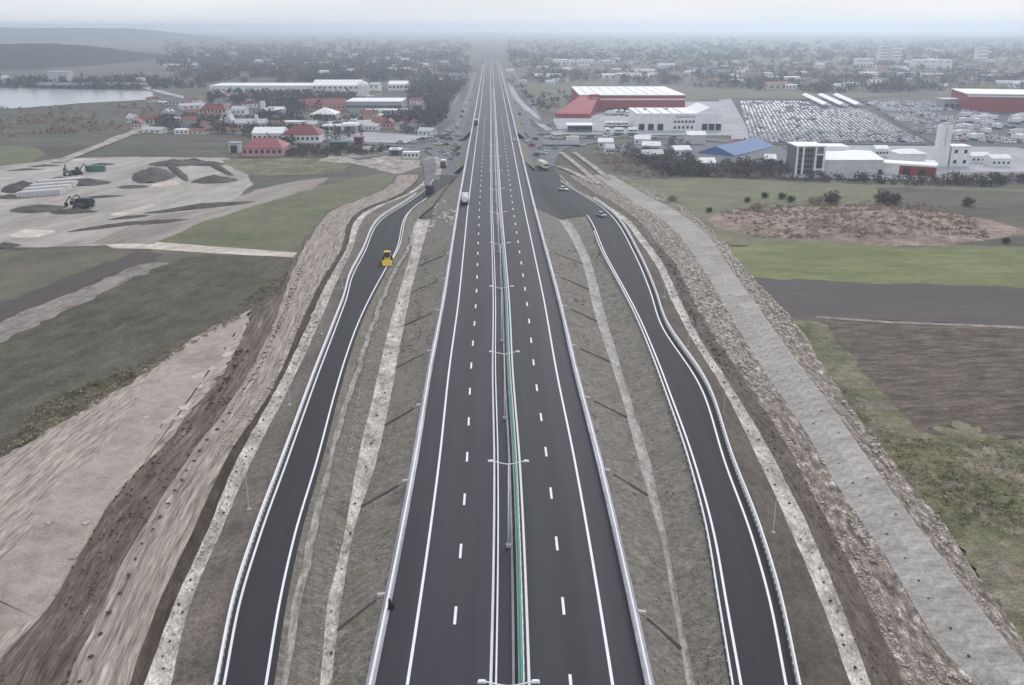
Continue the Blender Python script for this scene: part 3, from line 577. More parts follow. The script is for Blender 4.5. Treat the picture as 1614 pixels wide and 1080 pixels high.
# poles on the verges of the slip roads
def make_pole(label, grp):
    r = thing('lamp_pole', label, 'pole', (0, 0, 0), 0, grp)
    MB().box(-.22, .22, -.22, .22, 0, .25).build('base', M['barrier'], r)
    MB().tube((0, 0, .2), (0, 0, 5.2), .075, .05, 7).build('mast', M['lgrey'], r)
    MB().tube((0, 0, 5.15), (.7, 0, 5.35), .035, .03, 6).build('bracket', M['lgrey'], r)
    return r
pole0 = None
for k, (x, y, sd) in enumerate([(1218, 842, 'right'), (1140, 657, 'right'), (1084, 548, 'right'), (1047, 470, 'right'), (393, 805, 'left'), (457, 640, 'left'), (508, 528, 'left'), (540, 455, 'left')]):
    p = pt(x, y, -1.6); p.z = -1.55; n = ['nearest', 'second nearest', 'third nearest', 'farthest'][k % 4]
    lb = 'slim pale pole on the %s verge outside the slip road, %s of its row' % (sd, n); g_ = 'slim poles on the %s verge' % sd
    if pole0 is None: pole0 = make_pole(lb, g_); pole0.location = p
    else: dup(pole0, p, math.pi if sd == 'left' else 0, lb, g_)

# ------------------------------------------------------------------ drainage chutes down the embankment
n_ = 0
ordn = ['nearest', 'second', 'third', 'fourth', 'fifth', 'sixth', 'seventh', 'eighth']
for (A, B, sd) in ((Lg, Ldi, 'left'), (Rg, Rdi, 'right')):
    for k in range(8):
        y = 56.9+25.4*k+(0 if sd == 'left' else 3.0*(-1 if k < 2 else 1))
        a = A.P(y, .08); e = B.P(y-3.0, .18); s_ = -1 if sd == 'left' else 1
        r = thing('drainage_chute', 'concrete drainage chute down the %s motorway embankment, %s from the viewer' % (sd, ordn[k]), 'drainage chute', a, 0, 'drainage chutes on the %s embankment' % sd)
        MB().hexa([(0, -.25, -.3), (s_*.8, -.14, -.6), (s_*.8, .14, -.6), (0, .18, -.3)], [(0, -.18, .06), (s_*.8, -.14, -.06), (s_*.8, .14, -.06), (0, .18, .06)]).build('inlet', M['barrier'], r)
        d = e-a; u = Vector((-d.y, d.x, 0)).normalized(); s0 = d*.2
        for q in (-1, 1):
            o1 = u*.1*q; o2 = u*.15*q
            MB().hexa([s0+o1-Vector((0, 0, .4)), s0+o2-Vector((0, 0, .4)), d+o2-Vector((0, 0, .4)), d+o1-Vector((0, 0, .4))], [s0+o1+Vector((0, 0, .03)), s0+o2+Vector((0, 0, .03)), d+o2, d+o1]).build('side_wall', M['chute'], r)
        o1 = u*.098
        MB().hexa([s0-o1-Vector((0, 0, .5)), s0+o1-Vector((0, 0, .5)), d+o1-Vector((0, 0, .5)), d-o1-Vector((0, 0, .5))], [s0-o1-Vector((0, 0, .07)), s0+o1-Vector((0, 0, .07)), d+o1-Vector((0, 0, .1)), d-o1-Vector((0, 0, .1))]).build('channel', M['bank_plain'], r)

# ------------------------------------------------------------------ vehicles (length along +y = front)
def wheel(parent, x, y, r_, w_=.24):
    o = MB().tube((-w_/2, 0, 0), (w_/2, 0, 0), r_, r_, 12).build('wheel', M['rubber'], parent, (x, y, r_)); return o
def make_car(mat, label=None, group=None):
    r = thing('car', label, 'car', (0, 0, 0), 0, group)
    b_ = MB(); b_.hexa([(-.82, -2.1, .3), (.82, -2.1, .3), (.82, 2.1, .3), (-.82, 2.1, .3)], [(-.88, -2.15, .62), (.88, -2.15, .62), (.86, 2.15, .58), (-.86, 2.15, .58)])
    b_.hexa([(-.88, -2.15, .62), (.88, -2.15, .62), (.86, 2.15, .58), (-.86, 2.15, .58)], [(-.8, -2.05, .92), (.8, -2.05, .92), (.74, 2.0, .78), (-.74, 2.0, .78)])
    b_.build('body', mat, r)
    c = MB(); c.hexa([(-.78, -1.9, .915), (.78, -1.9, .915), (.74, 1.0, .84), (-.74, 1.0, .84)], [(-.6, -1.35, 1.4), (.6, -1.35, 1.4), (.6, .2, 1.4), (-.6, .2, 1.4)]); c.build('windows', M['glass'], r)
    MB().box(-.58, .58, -1.32, .18, 1.403, 1.45, .04, .06).build('roof', mat, r)
    for x in (-.8, .8):
        for y in (-1.3, 1.3): wheel(r, x, y, .32)
    for x in (-.6, .6): MB().box(x-.15, x+.15, 2.12, 2.17, .6, .72).build('headlight', M['lgrey'], r)
    return r
def make_truck(cabm, boxm, label, L_=7.0, segs=1, tank=False, group=None, cat='truck', name='truck'):
    r = thing(name, label, cat, (0, 0, 0), 0, group)
    MB().box(-1.1, 1.1, -L_/2, L_/2, .55, .95).build('chassis', M['cardark'], r)
    cb = MB(); y1 = L_/2; y0 = y1-1.9
    cb.hexa([(-1.2, y0, .96), (1.2, y0, .96), (1.2, y1, .96), (-1.2, y1, .96)], [(-1.15, y0, 2.9), (1.15, y0, 2.9), (1.15, y1-.35, 2.9), (-1.15, y1-.35, 2.9)]); c = cb.build('cab', cabm, r)
    MB().hexa([(-1.05, y1-.12, 1.85), (1.05, y1-.12, 1.85), (1.05, y1-.02, 1.85), (-1.05, y1-.02, 1.85)], [(-1.0, y1-.3, 2.7), (1.0, y1-.3, 2.7), (1.0, y1-.2, 2.7), (-1.0, y1-.2, 2.7)]).build('windscreen', M['glass'], c)
    bl = (L_-2.2)/segs
    for i in range(segs):
        a = -L_/2+i*bl
        if tank:
            MB().tube((0, a+.1, 1.95), (0, a+bl-.1, 1.95), .98, .98, 14).build('tank', boxm, r); MB().tube((0, a+bl/2, 2.9), (0, a+bl/2, 3.15), .35, .35, 10).build('hatch', boxm, r)
        else: MB().box(-1.22, 1.22, a+.08, a+bl-.08, .98, 3.3, .03, .03).build('cargo_box', boxm, r)
    for x in (-1.0, 1.0):
        for y in (-L_/2+1.0, -L_/2+2.2, L_/2-1.2): wheel(r, x, y, .5, .35)
    return r
def make_loader(label):
    r = thing('wheel_loader', label, 'wheel loader', (0, 0, 0))
    MB().box(-.85, .85, -2.6, -.2, .7, 1.75, .08, .1).build('engine_hood', M['yellow'], r)
    MB().box(-.7, .7, -.2, 2.0, .75, 1.35, .05, .1).build('chassis', M['yellow'], r)
    c = MB().box(-.8, .8, -.5, 1.0, 1.76, 2.9, .1, .12).build('cab', M['glass'], r); MB().box(-.85, .85, -.55, 1.05, 2.903, 3.05, .05, .05).build('cab_roof', M['yellow'], c)
    for x in (-.55, .55): MB().tube((x, 1.4, 1.4), (x, 3.3, .75), .14, .12, 6).build('lift_arm', M['yellow'], r)
    bk = MB(); bk.hexa([(-1.2, 3.1, .2), (1.2, 3.1, .2), (1.2, 4.1, .15), (-1.2, 4.1, .15)], [(-1.3, 2.9, 1.3), (1.3, 2.9, 1.3), (1.3, 3.3, 1.35), (-1.3, 3.3, 1.35)]); bk.build('bucket', M['yellow'], r)
    for x in (-1.0, 1.0):
        for y in (-1.6, 1.6): wheel(r, x, y, .72, .5)
    MB().tube((.2, -.9, 1.7), (.2, -.9, 2.7), .08, .08, 6).build('exhaust', M['black'], r)
    return r
def make_excavator(label, m1, group=None):
    r = thing('excavator', label, 'excavator', (0, 0, 0), 0, group)
    for x in (-1.05, 1.05): MB().box(x-.3, x+.3, -1.9, 1.9, 0, .85, 0, .25).build('track', M['rubber'], r)
    MB().box(-1.25, 1.25, -2.2, 1.3, .95, 2.0, .1, .1).build('house', m1, r)
    MB().box(-1.2, -.25, .1, 1.5, 2.0, 2.95, .08, .1).build('cab', M['glass'], r)
    MB().tube((.2, 1.2, 1.6), (.2, 3.6, 4.2), .25, .2, 6).build('boom', m1, r)
    MB().tube((.2, 3.5, 4.2), (.2, 5.6, 2.0), .2, .14, 6).build('stick', m1, r)
    MB().hexa([(-.3, 5.2, .6), (.7, 5.2, .6), (.7, 6.0, .7), (-.3, 6.0, .7)], [(-.3, 5.3, 1.9), (.7, 5.3, 1.9), (.7, 5.9, 2.0), (-.3, 5.9, 2.0)]).build('bucket', m1, r)
    return r
def put(o, x, y, z, rz): p = pt(x, y, z); o.location = (p.x, p.y, z); o.rotation_euler = (0, 0, rz); return o
def onrail(o, rail, x, y, rz, z=None):
    zz = -1.0
    for _ in range(10): p = pt(x, y, zz); zz = float(rail.Z(p.y))
    o.location = (p.x, p.y, zz+.02); o.rotation_euler = (0, 0, rz)
    return o
PI = math.pi
onrail(make_loader('yellow wheel loader standing on the left slip road'), Lsr, 611, 414, PI+.1)
put(make_truck(M['white'], M['white'], 'white tanker truck on the left shoulder of the motorway', 8, 2, True, name='tanker_truck'), 733, 320, .02, .03)
put(make_truck(M['cardark'], M['lgrey'], 'small dark-fronted truck far up the left motorway shoulder', 6.5), 750.5, 197, .02, PI)
put(make_car(M['cardark'], 'black car just outside the far left motorway guardrail'), 738.5, 204, G+.3, PI+.1)
put(make_car(M['carwhite'], 'white car on the right motorway shoulder by the overpass'), 811, 222, .02, .05)
onrail(make_truck(M['cardark'], M['cardark'], 'dark truck where the left slip road meets the junction', 5.5), Lsr, 678, 305, heading((660, 322), (690, 296)))
onrail(make_truck(M['cardark'], M['white'], 'white box truck heading down the left slip road from the junction', 6.5), Lsl, 699, 264, PI+heading((690, 275), (700, 250)))
zj = G+.28
for (x, y, c, a, lb) in ((728, 251, 'cardark', .2, 'dark car at the left junction right beside the motorway guardrail'), (726.5, 257, 'carwhite', .2, 'white car at the left junction right behind a dark car'),
        (705, 245, 'carwhite', .6, 'white car in the middle of the left junction, left of its neighbour'), (712, 244, 'carsilver', .5, 'silver car in the middle of the left junction, right of its neighbour'),
        (697, 240, 'carsilver', 1.2, 'silver car at the left edge of the left junction'), (702, 229, 'carblue', 1.5, 'dark blue car in the left roundabout'), (717, 230, 'carsilver', 1.4, 'silver car in the left roundabout nearer the motorway'),
        (698, 219, 'cardark', 1.5, 'dark car on the street behind the left roundabout'), (712, 211, 'carred', 1.3, 'red car at the far exit of the left roundabout'), (677, 217, 'carwhite', 1.5, 'white car coming along the street from the petrol station'),
        (728, 222, 'cardark', 1.55, 'dark car driving under the motorway on the left'), (834, 224, 'carwhite', 1.57, 'white car driving under the motorway on the right')):
    put(make_car(M[c], lb), x, y, zj, a)
onrail(make_truck(M['lime'], M['lime'], 'pale green truck with three boxes on the right slip road', 11, 3), Rsl, 856, 266, PI+.25)
onrail(make_car(M['carwhite'], 'white car on the right slip road below the pale green truck'), Rsr, 888, 300, PI+.75)
onrail(make_car(M['carsilver'], 'grey car on the right slip road at the bend'), Rsr, 948, 341, PI+.5)
put(make_truck(M['white'], M['white'], 'white truck beside the dark overpass on the right street', 7), 902, 224, zj, 1.4)
put(make_car(M['carwhite'], 'white car on the street right of the overpass parapet'), 917, 230, zj, 1.4)
# black sack on the shoulder
r = thing('rubbish_sack', 'black rubbish sack on the left shoulder beside the guardrail', 'sack', pt(614, 957, 0))
o = obj('bag', blob_mesh('bag', M['black'], .5, .75, 3, 12, 5, .08), r); MB().tube((0, 0, .7), (.06, 0, .95), .1, .16, 7).build('tied_neck', M['black'], r)

# ------------------------------------------------------------------ junction streets
def street(name, pts, w_, mat, z=None):
    z = z or lay()+.1
    P = [pt(x, y, z) for x, y in pts]; V = []; F = []; Q = []
    for i in range(len(P)-1):
        for j in range(8):
            t_ = j/8; p0 = P[max(0, i-1)]; p1 = P[i]; p2 = P[i+1]; p3 = P[min(len(P)-1, i+2)]
            Q.append(.5*((2*p1)+(p2-p0)*t_+(2*p0-5*p1+4*p2-p3)*t_**2+(3*p1-p0-3*p2+p3)*t_**3))
    Q.append(P[-1])
    for i, q in enumerate(Q):
        d = (Q[min(i+1, len(Q)-1)]-Q[max(i-1, 0)]).normalized(); n = Vector((-d.y, d.x, 0))*w_/2; V += [q+n, q-n]
    for i in range(len(Q)-1): F.append((2*i, 2*i+1, 2*i+3, 2*i+2))
    me = bpy.data.meshes.new(name); me.from_pydata([tuple(v) for v in V], [], F); me.materials.append(mat); me.update(); o = obj(name, me); o['kind'] = 'structure'; return o
flat('junction_plaza', [(686, 275), (693, 250), (690, 238), (668, 228), (690, 217), (745, 215), (742, 236), (731, 262), (727, 278)], M['street'], lay()+.09, jit=.2)
flat('junction_plaza', [(826, 236), (836, 212), (868, 214), (868, 236), (862, 250), (858, 262), (840, 262)], M['street'], lay()+.09, jit=.2)
street('cross_street', [(330, 208), (430, 214), (560, 224), (640, 230), (700, 228), (780, 222), (860, 218), (960, 216), (1080, 218), (1180, 226)], 9, M['street'])
street('cross_street', [(1170, 222), (1158, 190), (1143, 158), (1135, 145)], 11, M['apron'])
street('service_road', [(706, 220), (722, 185), (742, 155), (758, 135)], 8, M['street'])
street('service_road', [(720, 215), (735, 185), (748, 160), (764, 132)], 6, M['street'])
street('service_road', [(845, 216), (822, 190), (815, 170), (806, 148), (797, 130)], 8, M['street'])
street('service_road', [(880, 213), (852, 196), (838, 178), (815, 155), (802, 132)], 5, M['apron'])
street('dirt_track', [(90, 256), (150, 232), (195, 215), (250, 190), (300, 183)], 6, M['grav'])
street('dirt_track', [(300, 206), (200, 212), (165, 228)], 5, M['grav'])
# overpass deck sides and abutments
for s_, sd in ((-1, 'left'), (1, 'right')):
    x = float(CL.X(513))+s_*(hw+3.6); bb = thing('overpass_wall', 'dark concrete overpass edge on the %s side of the motorway' % sd, 'overpass', (x, 513, G))
    MB().box(-.2, .2, -17, 17, 3.1, 4.35).build('deck_edge', M['dgrey'], bb)
    for q in (-1, 1): MB().box(-.3, .3, q*15-1, q*15+1, 0, 3.09).build('abutment', M['grey'], bb)
# culvert bridge on the right street
p = pt(885, 231, G); cb = thing('culvert_bridge', 'dark low bridge carrying the right street over the drainage channel', 'bridge', p)
MB().box(-10, 10, -.3, .3, 1.0, 1.9).build('parapet', M['lgrey'], cb); MB().box(-10, 10, 8.7, 9.3, 1.0, 1.9).build('parapet', M['lgrey'], cb)
MB().box(-10, 10, -.25, 9.25, .55, .98).build('deck', M['street'], cb)
for q in (-9.6, 9.6): MB().box(q-.4, q+.4, -.2, 9.2, -.1, .548).build('abutment', M['dgrey'], cb)

for s_ in (-1, 1):
    for (dx_, w_) in ((20, 4.0), (30, 3.0)):
        a_ = cl(s_*dx_); a_.zn = a_.zf = G+.35; b_ = cl(s_*(dx_+w_)); b_.zn = b_.zf = G+.35
        o = strip('service_road', a_, b_, 580 if dx_ == 20 else 640, 1300, M['street_uv'], 1, k=.012); tag(o, kind='structure')
# roundabout islands, link roads and waiting traffic at the junction
c_ = pt(706, 233); patch('roundabout_island', c_.x, c_.y, 9, 14, M['f_grass'], 90, .05, 40).location.z += .12
c_ = pt(872, 226); patch('roundabout_island', c_.x, c_.y, 6, 10, M['f_grass'], 91, .05, 40).location.z += .12
for q_ in ([(640, 246), (672, 236), (694, 246), (700, 262)], [(560, 250), (620, 240), (668, 232), (690, 226)], [(684, 300), (678, 262), (668, 246), (640, 240)], [(690, 214), (676, 206), (694, 196), (712, 176), (726, 160)], [(862, 262), (870, 244), (884, 234), (905, 228), (940, 224)], [(848, 212), (868, 206), (905, 204), (960, 209)], [(860, 196), (838, 186), (826, 176)]):
    street('link_road', q_, 6.5, M['street'])
for q_ in ([(668, 252), (684, 247), (692, 258), (690, 275)], [(880, 262), (905, 272), (935, 288)], [(905, 240), (935, 262), (960, 282)], [(885, 240), (912, 262), (945, 290)]):
    street('gravel_path', q_, 2.6, M['grav'])
jc = [(695, 215, 'carsilver', 1.2), (703, 216, 'cardark', 1.4), (719, 214, 'carwhite', 1.3), (708, 222, 'cardark', 1.5), (722, 236, 'cardark', .4), (716, 240, 'carred', .5), (690, 230, 'carwhite', 1.0), (684, 224, 'carsilver', 1.5), (665, 222, 'cardark', 1.5), (650, 226, 'carwhite', 1.5), (630, 227, 'carsilver', 1.5), (720, 203, 'carsilver', .3), (716, 192, 'carwhite', .3), (729, 178, 'cardark', .3), (734, 168, 'carwhite', .3), (740, 160, 'carsilver', .2), (722, 246, 'carblue', .3), (711, 252, 'carsilver', .4), (843, 222, 'cardark', 1.5), (852, 236, 'carsilver', .5), (866, 219, 'carwhite', 1.3), (930, 218, 'cardark', 1.5), (956, 217, 'carwhite', 1.5), (985, 217, 'carsilver', 1.5), (1030, 218, 'carwhite', 1.5), (824, 196, 'carwhite', .2), (819, 182, 'cardark', .2), (812, 164, 'carsilver', .2), (846, 247, 'cardark', .6), (858, 244, 'carwhite', .4), (875, 236, 'carsilver', 1.0), (890, 222, 'cardark', 1.5), (852, 214, 'carsilver', 1.2), (838, 232, 'carred', .8), (1060, 219, 'cardark', 1.5), (1100, 221, 'carwhite', 1.5), (748, 152, 'carwhite', .2), (727, 186, 'carred', .3), (706, 208, 'carwhite', .4)]
cp = {}
jl = sorted(jc)
for i_, (x, y, c, a) in enumerate(jl):
    lb = '%s car in the junction traffic, %s from the left' % (dict(carsilver='silver', cardark='dark', carwhite='white', carred='red', carblue='blue')[c], nth(i_+1))
    p = pt(x, y, G); p.z = G+.55
    if c not in cp: cp[c] = make_car(M[c], lb, 'cars in the junction traffic'); o = cp[c]; o.location = p; o.rotation_euler = (0, 0, a)
    else: o = dup(cp[c], p, a, lb)
for i_ in range(9):
    p = pt(640+i_*4.2, 220-i_*.35, G); p.z = G+.3
    tag(MB().hexa([(-.9, -.3, 0), (.9, -.3, 0), (.9, .3, 0), (-.9, .3, 0)], [(-.85, -.1, .9), (.85, -.1, .9), (.85, .1, .9), (-.85, .1, .9)]).build('road_barrier', M['carwhite'], None, p), 'white road barrier in the row before the left junction, %s from the left' % nth(i_+1), 'barrier', 'white barrier row before the left junction')

# ------------------------------------------------------------------ buildings
flat('industrial_yard', [(872, 186), (900, 165), (1000, 160), (1140, 160), (1168, 214), (880, 212)], M['apron'], lay(), js=10, jit=.3)
flat('car_lot', [(1160, 157), (1345, 157), (1462, 228), (1178, 228)], M['lot'], lay(), js=10, jit=.2)
flat('car_lot', [(1352, 157), (1500, 160), (1640, 185), (1760, 240), (1480, 232)], M['lot'], lay(), js=10, jit=.2)
flat('industrial_yard', [(1235, 250), (1250, 228), (1600, 232), (1800, 280), (1480, 285), (1230, 280)], M['apron'], lay(), js=10, jit=.3)
flat('industrial_yard', [(960, 228), (1080, 222), (1240, 232), (1240, 276), (1130, 262), (1000, 255)], M['street'], lay(), js=10, jit=1)
flat('petrol_station_yard', [(500, 213), (580, 208), (670, 214), (640, 226), (520, 222)], M['apron'], lay(), js=10, jit=.5)
winm = {}
def window(par, x, z, w_, h_, y=-.05, deep=.08, m_='glass'):
    k = (round(w_, 2), round(h_, 2), m_)
    if k not in winm: winm[k] = MB().box(-w_/2, w_/2, -deep/2, deep/2, 0, h_).mesh('window', M[m_])
    return obj('window', winm[k], par, (x, y, z))
def bld(name, label, cat, x0, x1, yb, h, dep, wall, roof, rt='flat', rh=2.0, rz=0.0, win=None, doors=0, along='x', group=None, hip=0.0, over=.3, chim=False):
    p = pt((x0+x1)/2, yb, G); w_ = (x1-x0)*mpp((x0+x1)/2, yb); r = thing(name, label, cat, p, rz, group)
    wl = MB().box(-w_/2, w_/2, 0, dep, -.3, h)
    if rt == 'gable':
        wl.mi = 0
        if along == 'y': wl.quad((-w_/2, -.001, h), (w_/2, -.001, h), (0, -.001, h+rh*.98)); wl.quad((w_/2, dep, h), (-w_/2, dep, h), (0, dep, h+rh*.98))
        else: wl.quad((-w_/2, dep, h), (-w_/2, 0, h), (-w_/2, dep/2, h+rh*.98)); wl.quad((w_/2, 0, h), (w_/2, dep, h), (w_/2, dep/2, h+rh*.98))
    wl.build('wall', M[wall], r); rf = MB()
    if rt == 'flat': rf.box(-w_/2-over, w_/2+over, -over, dep+over, h+.004, h+.5)
    else: rf.gable(-w_/2-over, w_/2+over, -over, dep+over, h+.05, h+rh+.15, along, .15, hip if rt != 'gable' else 0.0)
    ro = rf.build('roof', M[roof], r)
    if chim: MB().box(w_*.2, w_*.2+.7, dep*.35, dep*.35+.7, h+.2, h+rh+.9).build('chimney', M['tile'], ro)
    if win:
        n, rows, ww, hh = win
        for j in range(rows):
            for i in range(n): window(r, -w_/2+w_*(i+.5)/n, h*(j+.4)/rows, ww, hh)
    for i in range(doors): window(r, -w_/2+w_*(i+.5)/doors, .02, 3.2, 3.6, -.05, .1, 'cardark')
    return r, w_
# left side
bld('house', 'white two-storey house with a red roof and arched openings', 'house', 315, 357, 187, 5.5, 12, 'white', 'redroof', 'hip', 4, win=(7, 2, 1.3, 1.5), hip=4, chim=True)
bld('house', 'small white house right of the red-roofed two-storey house', 'house', 365, 387, 182, 4, 9, 'white', 'lgrey', 'gable', 2, win=(3, 1, 1.2, 1.3))
r, w_ = bld('chapel', 'small white chapel with a pointed front in the left village', 'chapel', 355, 366, 205, 5, 9, 'white', 'lgrey', 'gable', 4, along='y', win=(1, 1, 1, 2))
MB().tube((0, 2, 8.5), (0, 2, 12), 1.2, .1, 6).build('spire', M['lgrey'], r)
r, w_ = bld('farmhouse', 'long white farmhouse with a little turret in the left village', 'house', 370, 418, 205, 4, 10, 'cream', 'lgrey', 'gable', 2.2, win=(8, 1, 1.2, 1.4))
MB().box(3, 5, 1, 3, 4, 9, .1, .1).build('turret', M['white'], r)
bld('hall', 'red-brown roofed hall beside the white-roofed hall in the left village', 'hall', 444, 504, 226, 4.5, 20, 'white', 'dredroof', 'hip', 4, hip=6, win=(8, 1, 1.3, 1.4))
bld('hall', 'pink-red roofed low building at the front of the left village', 'hall', 382, 446, 247, 4, 17, 'pink', 'pinkroof', 'hip', 4, hip=5, win=(7, 1, 1.5, 1.6))
bld('shed', 'small grey shed left of the pink-red roofed building', 'shed', 361, 377, 241, 4.5, 6, 'lgrey', 'grey', 'flat', doors=1)
bld('hall', 'white-roofed hall behind the pink-red roofed building', 'hall', 398, 446, 225, 5, 16, 'white', 'whiteroof', 'gable', 2.5, win=(6, 1, 1.4, 1.6))
# petrol station canopy
p = pt(551, 212, G); k_ = mpp(551, 212); r = thing('petrol_canopy', 'white petrol station canopy on slim columns', 'canopy', p)
MB().box(-13*k_, 13*k_, -1, 9, 4.8, 6.2, .3, .3).build('canopy_roof', M['whiteroof'], r)
for x in (-3.4, 3.4):
    for y in (1.2, 6.8): MB().box(x-.25, x+.25, y-.25, y+.25, 0, 4.79).build('column', M['white'], r)
for x in (-2, 2): MB().box(x-.5, x+.5, 3.2, 4.4, 0, 1.6).build('pump', M['lgrey'], r)
bld('shop', 'low white shop left of the petrol station canopy', 'shop', 508, 538, 210, 4, 9, 'white', 'whiteroof', 'flat', win=(5, 1, 1.8, 2.0))
bld('pavilion', 'round-looking white-roofed pavilion on the left village edge', 'pavilion', 489, 529, 190, 4.0, 18, 'cream', 'whiteroof', 'hip', 4, hip=9, win=(8, 1, 1.5, 1.8))
bld('house', 'long house with a pink roof behind the white-roofed pavilion', 'house', 482, 545, 175, 5, 12, 'pink', 'pinkroof', 'gable', 3.5, win=(9, 1, 1.3, 1.4))
bld('shed', 'teal shed right of the red-brown roofed hall', 'shed', 520, 548, 236, 3.5, 7, 'teal', 'teal', 'flat', doors=3)
bld('kiosk', 'small red kiosk between the petrol station and the left junction', 'kiosk', 558, 572, 228, 3.5, 5, 'redw', 'pinkroof', 'flat', doors=1)
bld('shed', 'white-roofed site shed on the gravel left of the junction', 'shed', 614, 632, 246, 2.8, 6, 'dgrey', 'whiteroof', 'flat', doors=1)
bld('shed', 'low white site cabin right of the white-roofed site shed', 'shed', 636, 660, 250, 2.6, 4, 'white', 'whiteroof', 'flat', win=(4, 1, 1, 1))
bld('warehouse', 'very long low white warehouse beyond the left village', 'warehouse', 331, 492, 148, 7, 45, 'white', 'whiteroof', 'flat', win=(18, 1, 2, 1.5))
bld('warehouse', 'white stepped factory block left of the domed silo', 'warehouse', 492, 566, 151, 9, 40, 'white', 'whiteroof', 'gable', 4, win=(9, 2, 2, 1.5))
r = thing('silo', 'white domed silo beyond the left village', 'silo', pt(573, 151)); MB().tube((0, 0, 0), (0, 0, 9), 5.2, 5.2, 20).build('drum', M['white'], r, smooth=False); o = obj('dome', blob_mesh('dome', M['whiteroof'], 5.2, 4, 1, 20, 6, 0), r, (0, 0, 9))
bld('warehouse', 'small white factory building right of the domed silo', 'warehouse', 582, 597, 149, 9, 20, 'white', 'lgrey', 'flat', win=(2, 2, 2, 1.5))
bld('warehouse', 'white factory with a raised block far behind the grey hall', 'warehouse', 612, 642, 143, 6, 30, 'white', 'whiteroof', 'gable', 2.5, win=(5, 1, 2, 2))
bld('warehouse', 'long grey flat-roofed hall left of the dark wood', 'warehouse', 546, 633, 176, 7, 35, 'grey', 'whiteroof', 'flat', win=(14, 1, 2.4, 1.6))
bld('shed', 'long narrow white-roofed shed in front of the grey flat-roofed hall', 'shed', 588, 686, 181, 3.0, 9, 'grey', 'whiteroof', 'flat', win=(14, 1, 1.6, 1))
r, w_ = bld('farmhouse', 'white farmhouse with a small tower behind the left village trees', 'house', 411, 446, 183, 4, 10, 'white', 'whiteroof', 'gable', 2)
MB().box(-w_/2, -w_/2+3, .5, 3.5, 0, 10).build('tower', M['white'], r)
# scattered small houses of the left village
tints = [('cream', 'tile'), ('white', 'lgrey'), ('white', 'redroof'), ('lgrey', 'dgrey'), ('cream', 'dgrey'), ('pink', 'tile')]
spots = [(262, 186), (232, 197), (215, 203), (205, 194), (560, 186), (585, 188), (596, 202), (612, 203), (640, 206), (660, 203), (300, 200), (455, 163), (505, 158), (470, 171), (395, 170), (430, 165), (355, 160), (300, 160), (380, 156), (345, 168), (655, 165), (668, 158)]
spots.sort(); rc = dict(tile='brown', lgrey='pale grey', redroof='red', dgrey='dark grey')
for i, (x, y) in enumerate(spots):
    a, b_ = tints[(i*7+int(x)) % 6]; wpx = random.uniform(7, 11)*random.uniform(.8, 1.2)/mpp(x, y)
    bld('cottage', 'small house with a %s roof, %s from the left among the village cottages' % (rc[b_], nth(i+1)), 'house', x-wpx/2, x+wpx/2, y, 3.2, random.uniform(7, 10), a, b_, 'gable', random.uniform(1.8, 2.8), random.uniform(-.5, .5), (3, 1, 1, 1.1), along=random.choice('xy'), group='small houses of the left village', chim=i % 3 == 0)
# red store
xs0, xs1, yb = 913, 1079, 177
r, w_ = bld('store', 'large red store with a wide white flat roof', 'store', xs0, xs1, yb, 12, 100, 'redw', 'whiteroof', 'flat', over=.1)
MB().box(-w_/2, w_/2, -.18, -.01, 8.8, 9.7).build('white_band', M['white'], r)
MB().hexa([(-w_/2-20, -48, 0), (-w_/2+4, -50, 0), (-w_/2+14, -1, 0), (-w_/2-.2, -1, 0)], [(-w_/2-20, -48, 3.2), (-w_/2+4, -50, 3.2), (-w_/2+14, -1, 11.6), (-w_/2-.2, -1, 11.6)]).build('sloping_wing', M['redw'], r)
MB().box(-w_/2+7, -w_/2+14, -6, -1.5, 0, 13).build('entrance_tower', M['redw'], r); MB().box(-w_/2+8.5, -w_/2+12.5, -6.2, -6.02, 6, 11).build('entrance_panel', M['white'], r)
for i in range(10): window(r, -w_/2+22+i*5.4, .1, 3.2, 3.5, -.06, .1, 'cardark')
for i in range(9): MB().box(-w_/2+5+i*7.6, -w_/2+6.2+i*7.6, 8, 92, 12.505, 12.62).build('skylight', M['lgrey'], r)
for i in range(17): MB().box(-w_/2+4.2*i+1, -w_/2+4.2*i+1.12, -.08, -.005, .1, 8.7).build('wall_seam', M['redroof'], r)
# white warehouse
r, w_ = bld('warehouse', 'big white warehouse with dark loading doors beside the car park', 'warehouse', 1003, 1137, 207, 10, 42, 'white', 'whiteroof', 'flat', over=.2)
for q in (-.44, -.33, -.22, .30, .38, .46): window(r, w_*q, .6, 3.4, 3.8, -.06, .12, 'black')
for i in range(6): window(r, w_*(-.05+i*.043), 5.0, 1.5, 1.3)
for i in range(5): window(r, w_*(-.05+i*.05), 1.5, 1.4, 1.6)
MB().box(-w_*.05, w_*.18, -.1, -.01, 8, 9).build('dark_sign_band', M['grey'], r)
MB().gable(w_*.2, w_/2, .5, 40, 10.55, 14, 'y', .2).build('raised_roof', M['whiteroof'], r)
for i in range(5): MB().box(-w_*.45+i*w_*.12, -w_*.45+i*w_*.12+1.0, 4, 38, 10.505, 10.8).build('skylight', M['lgrey'], r)
for i in range(2): MB().box(-w_*.36+i*w_*.26, -w_*.36+i*w_*.26+1.8, 24, 26, 10.505, 11.6).build('roof_vent', M['grey'], r)
for i in range(12): MB().box(-w_/2+w_/12*i, -w_/2+w_/12*i+.1, -.07, -.005, 4.8, 9.9).build('wall_seam', M['lgrey'], r)
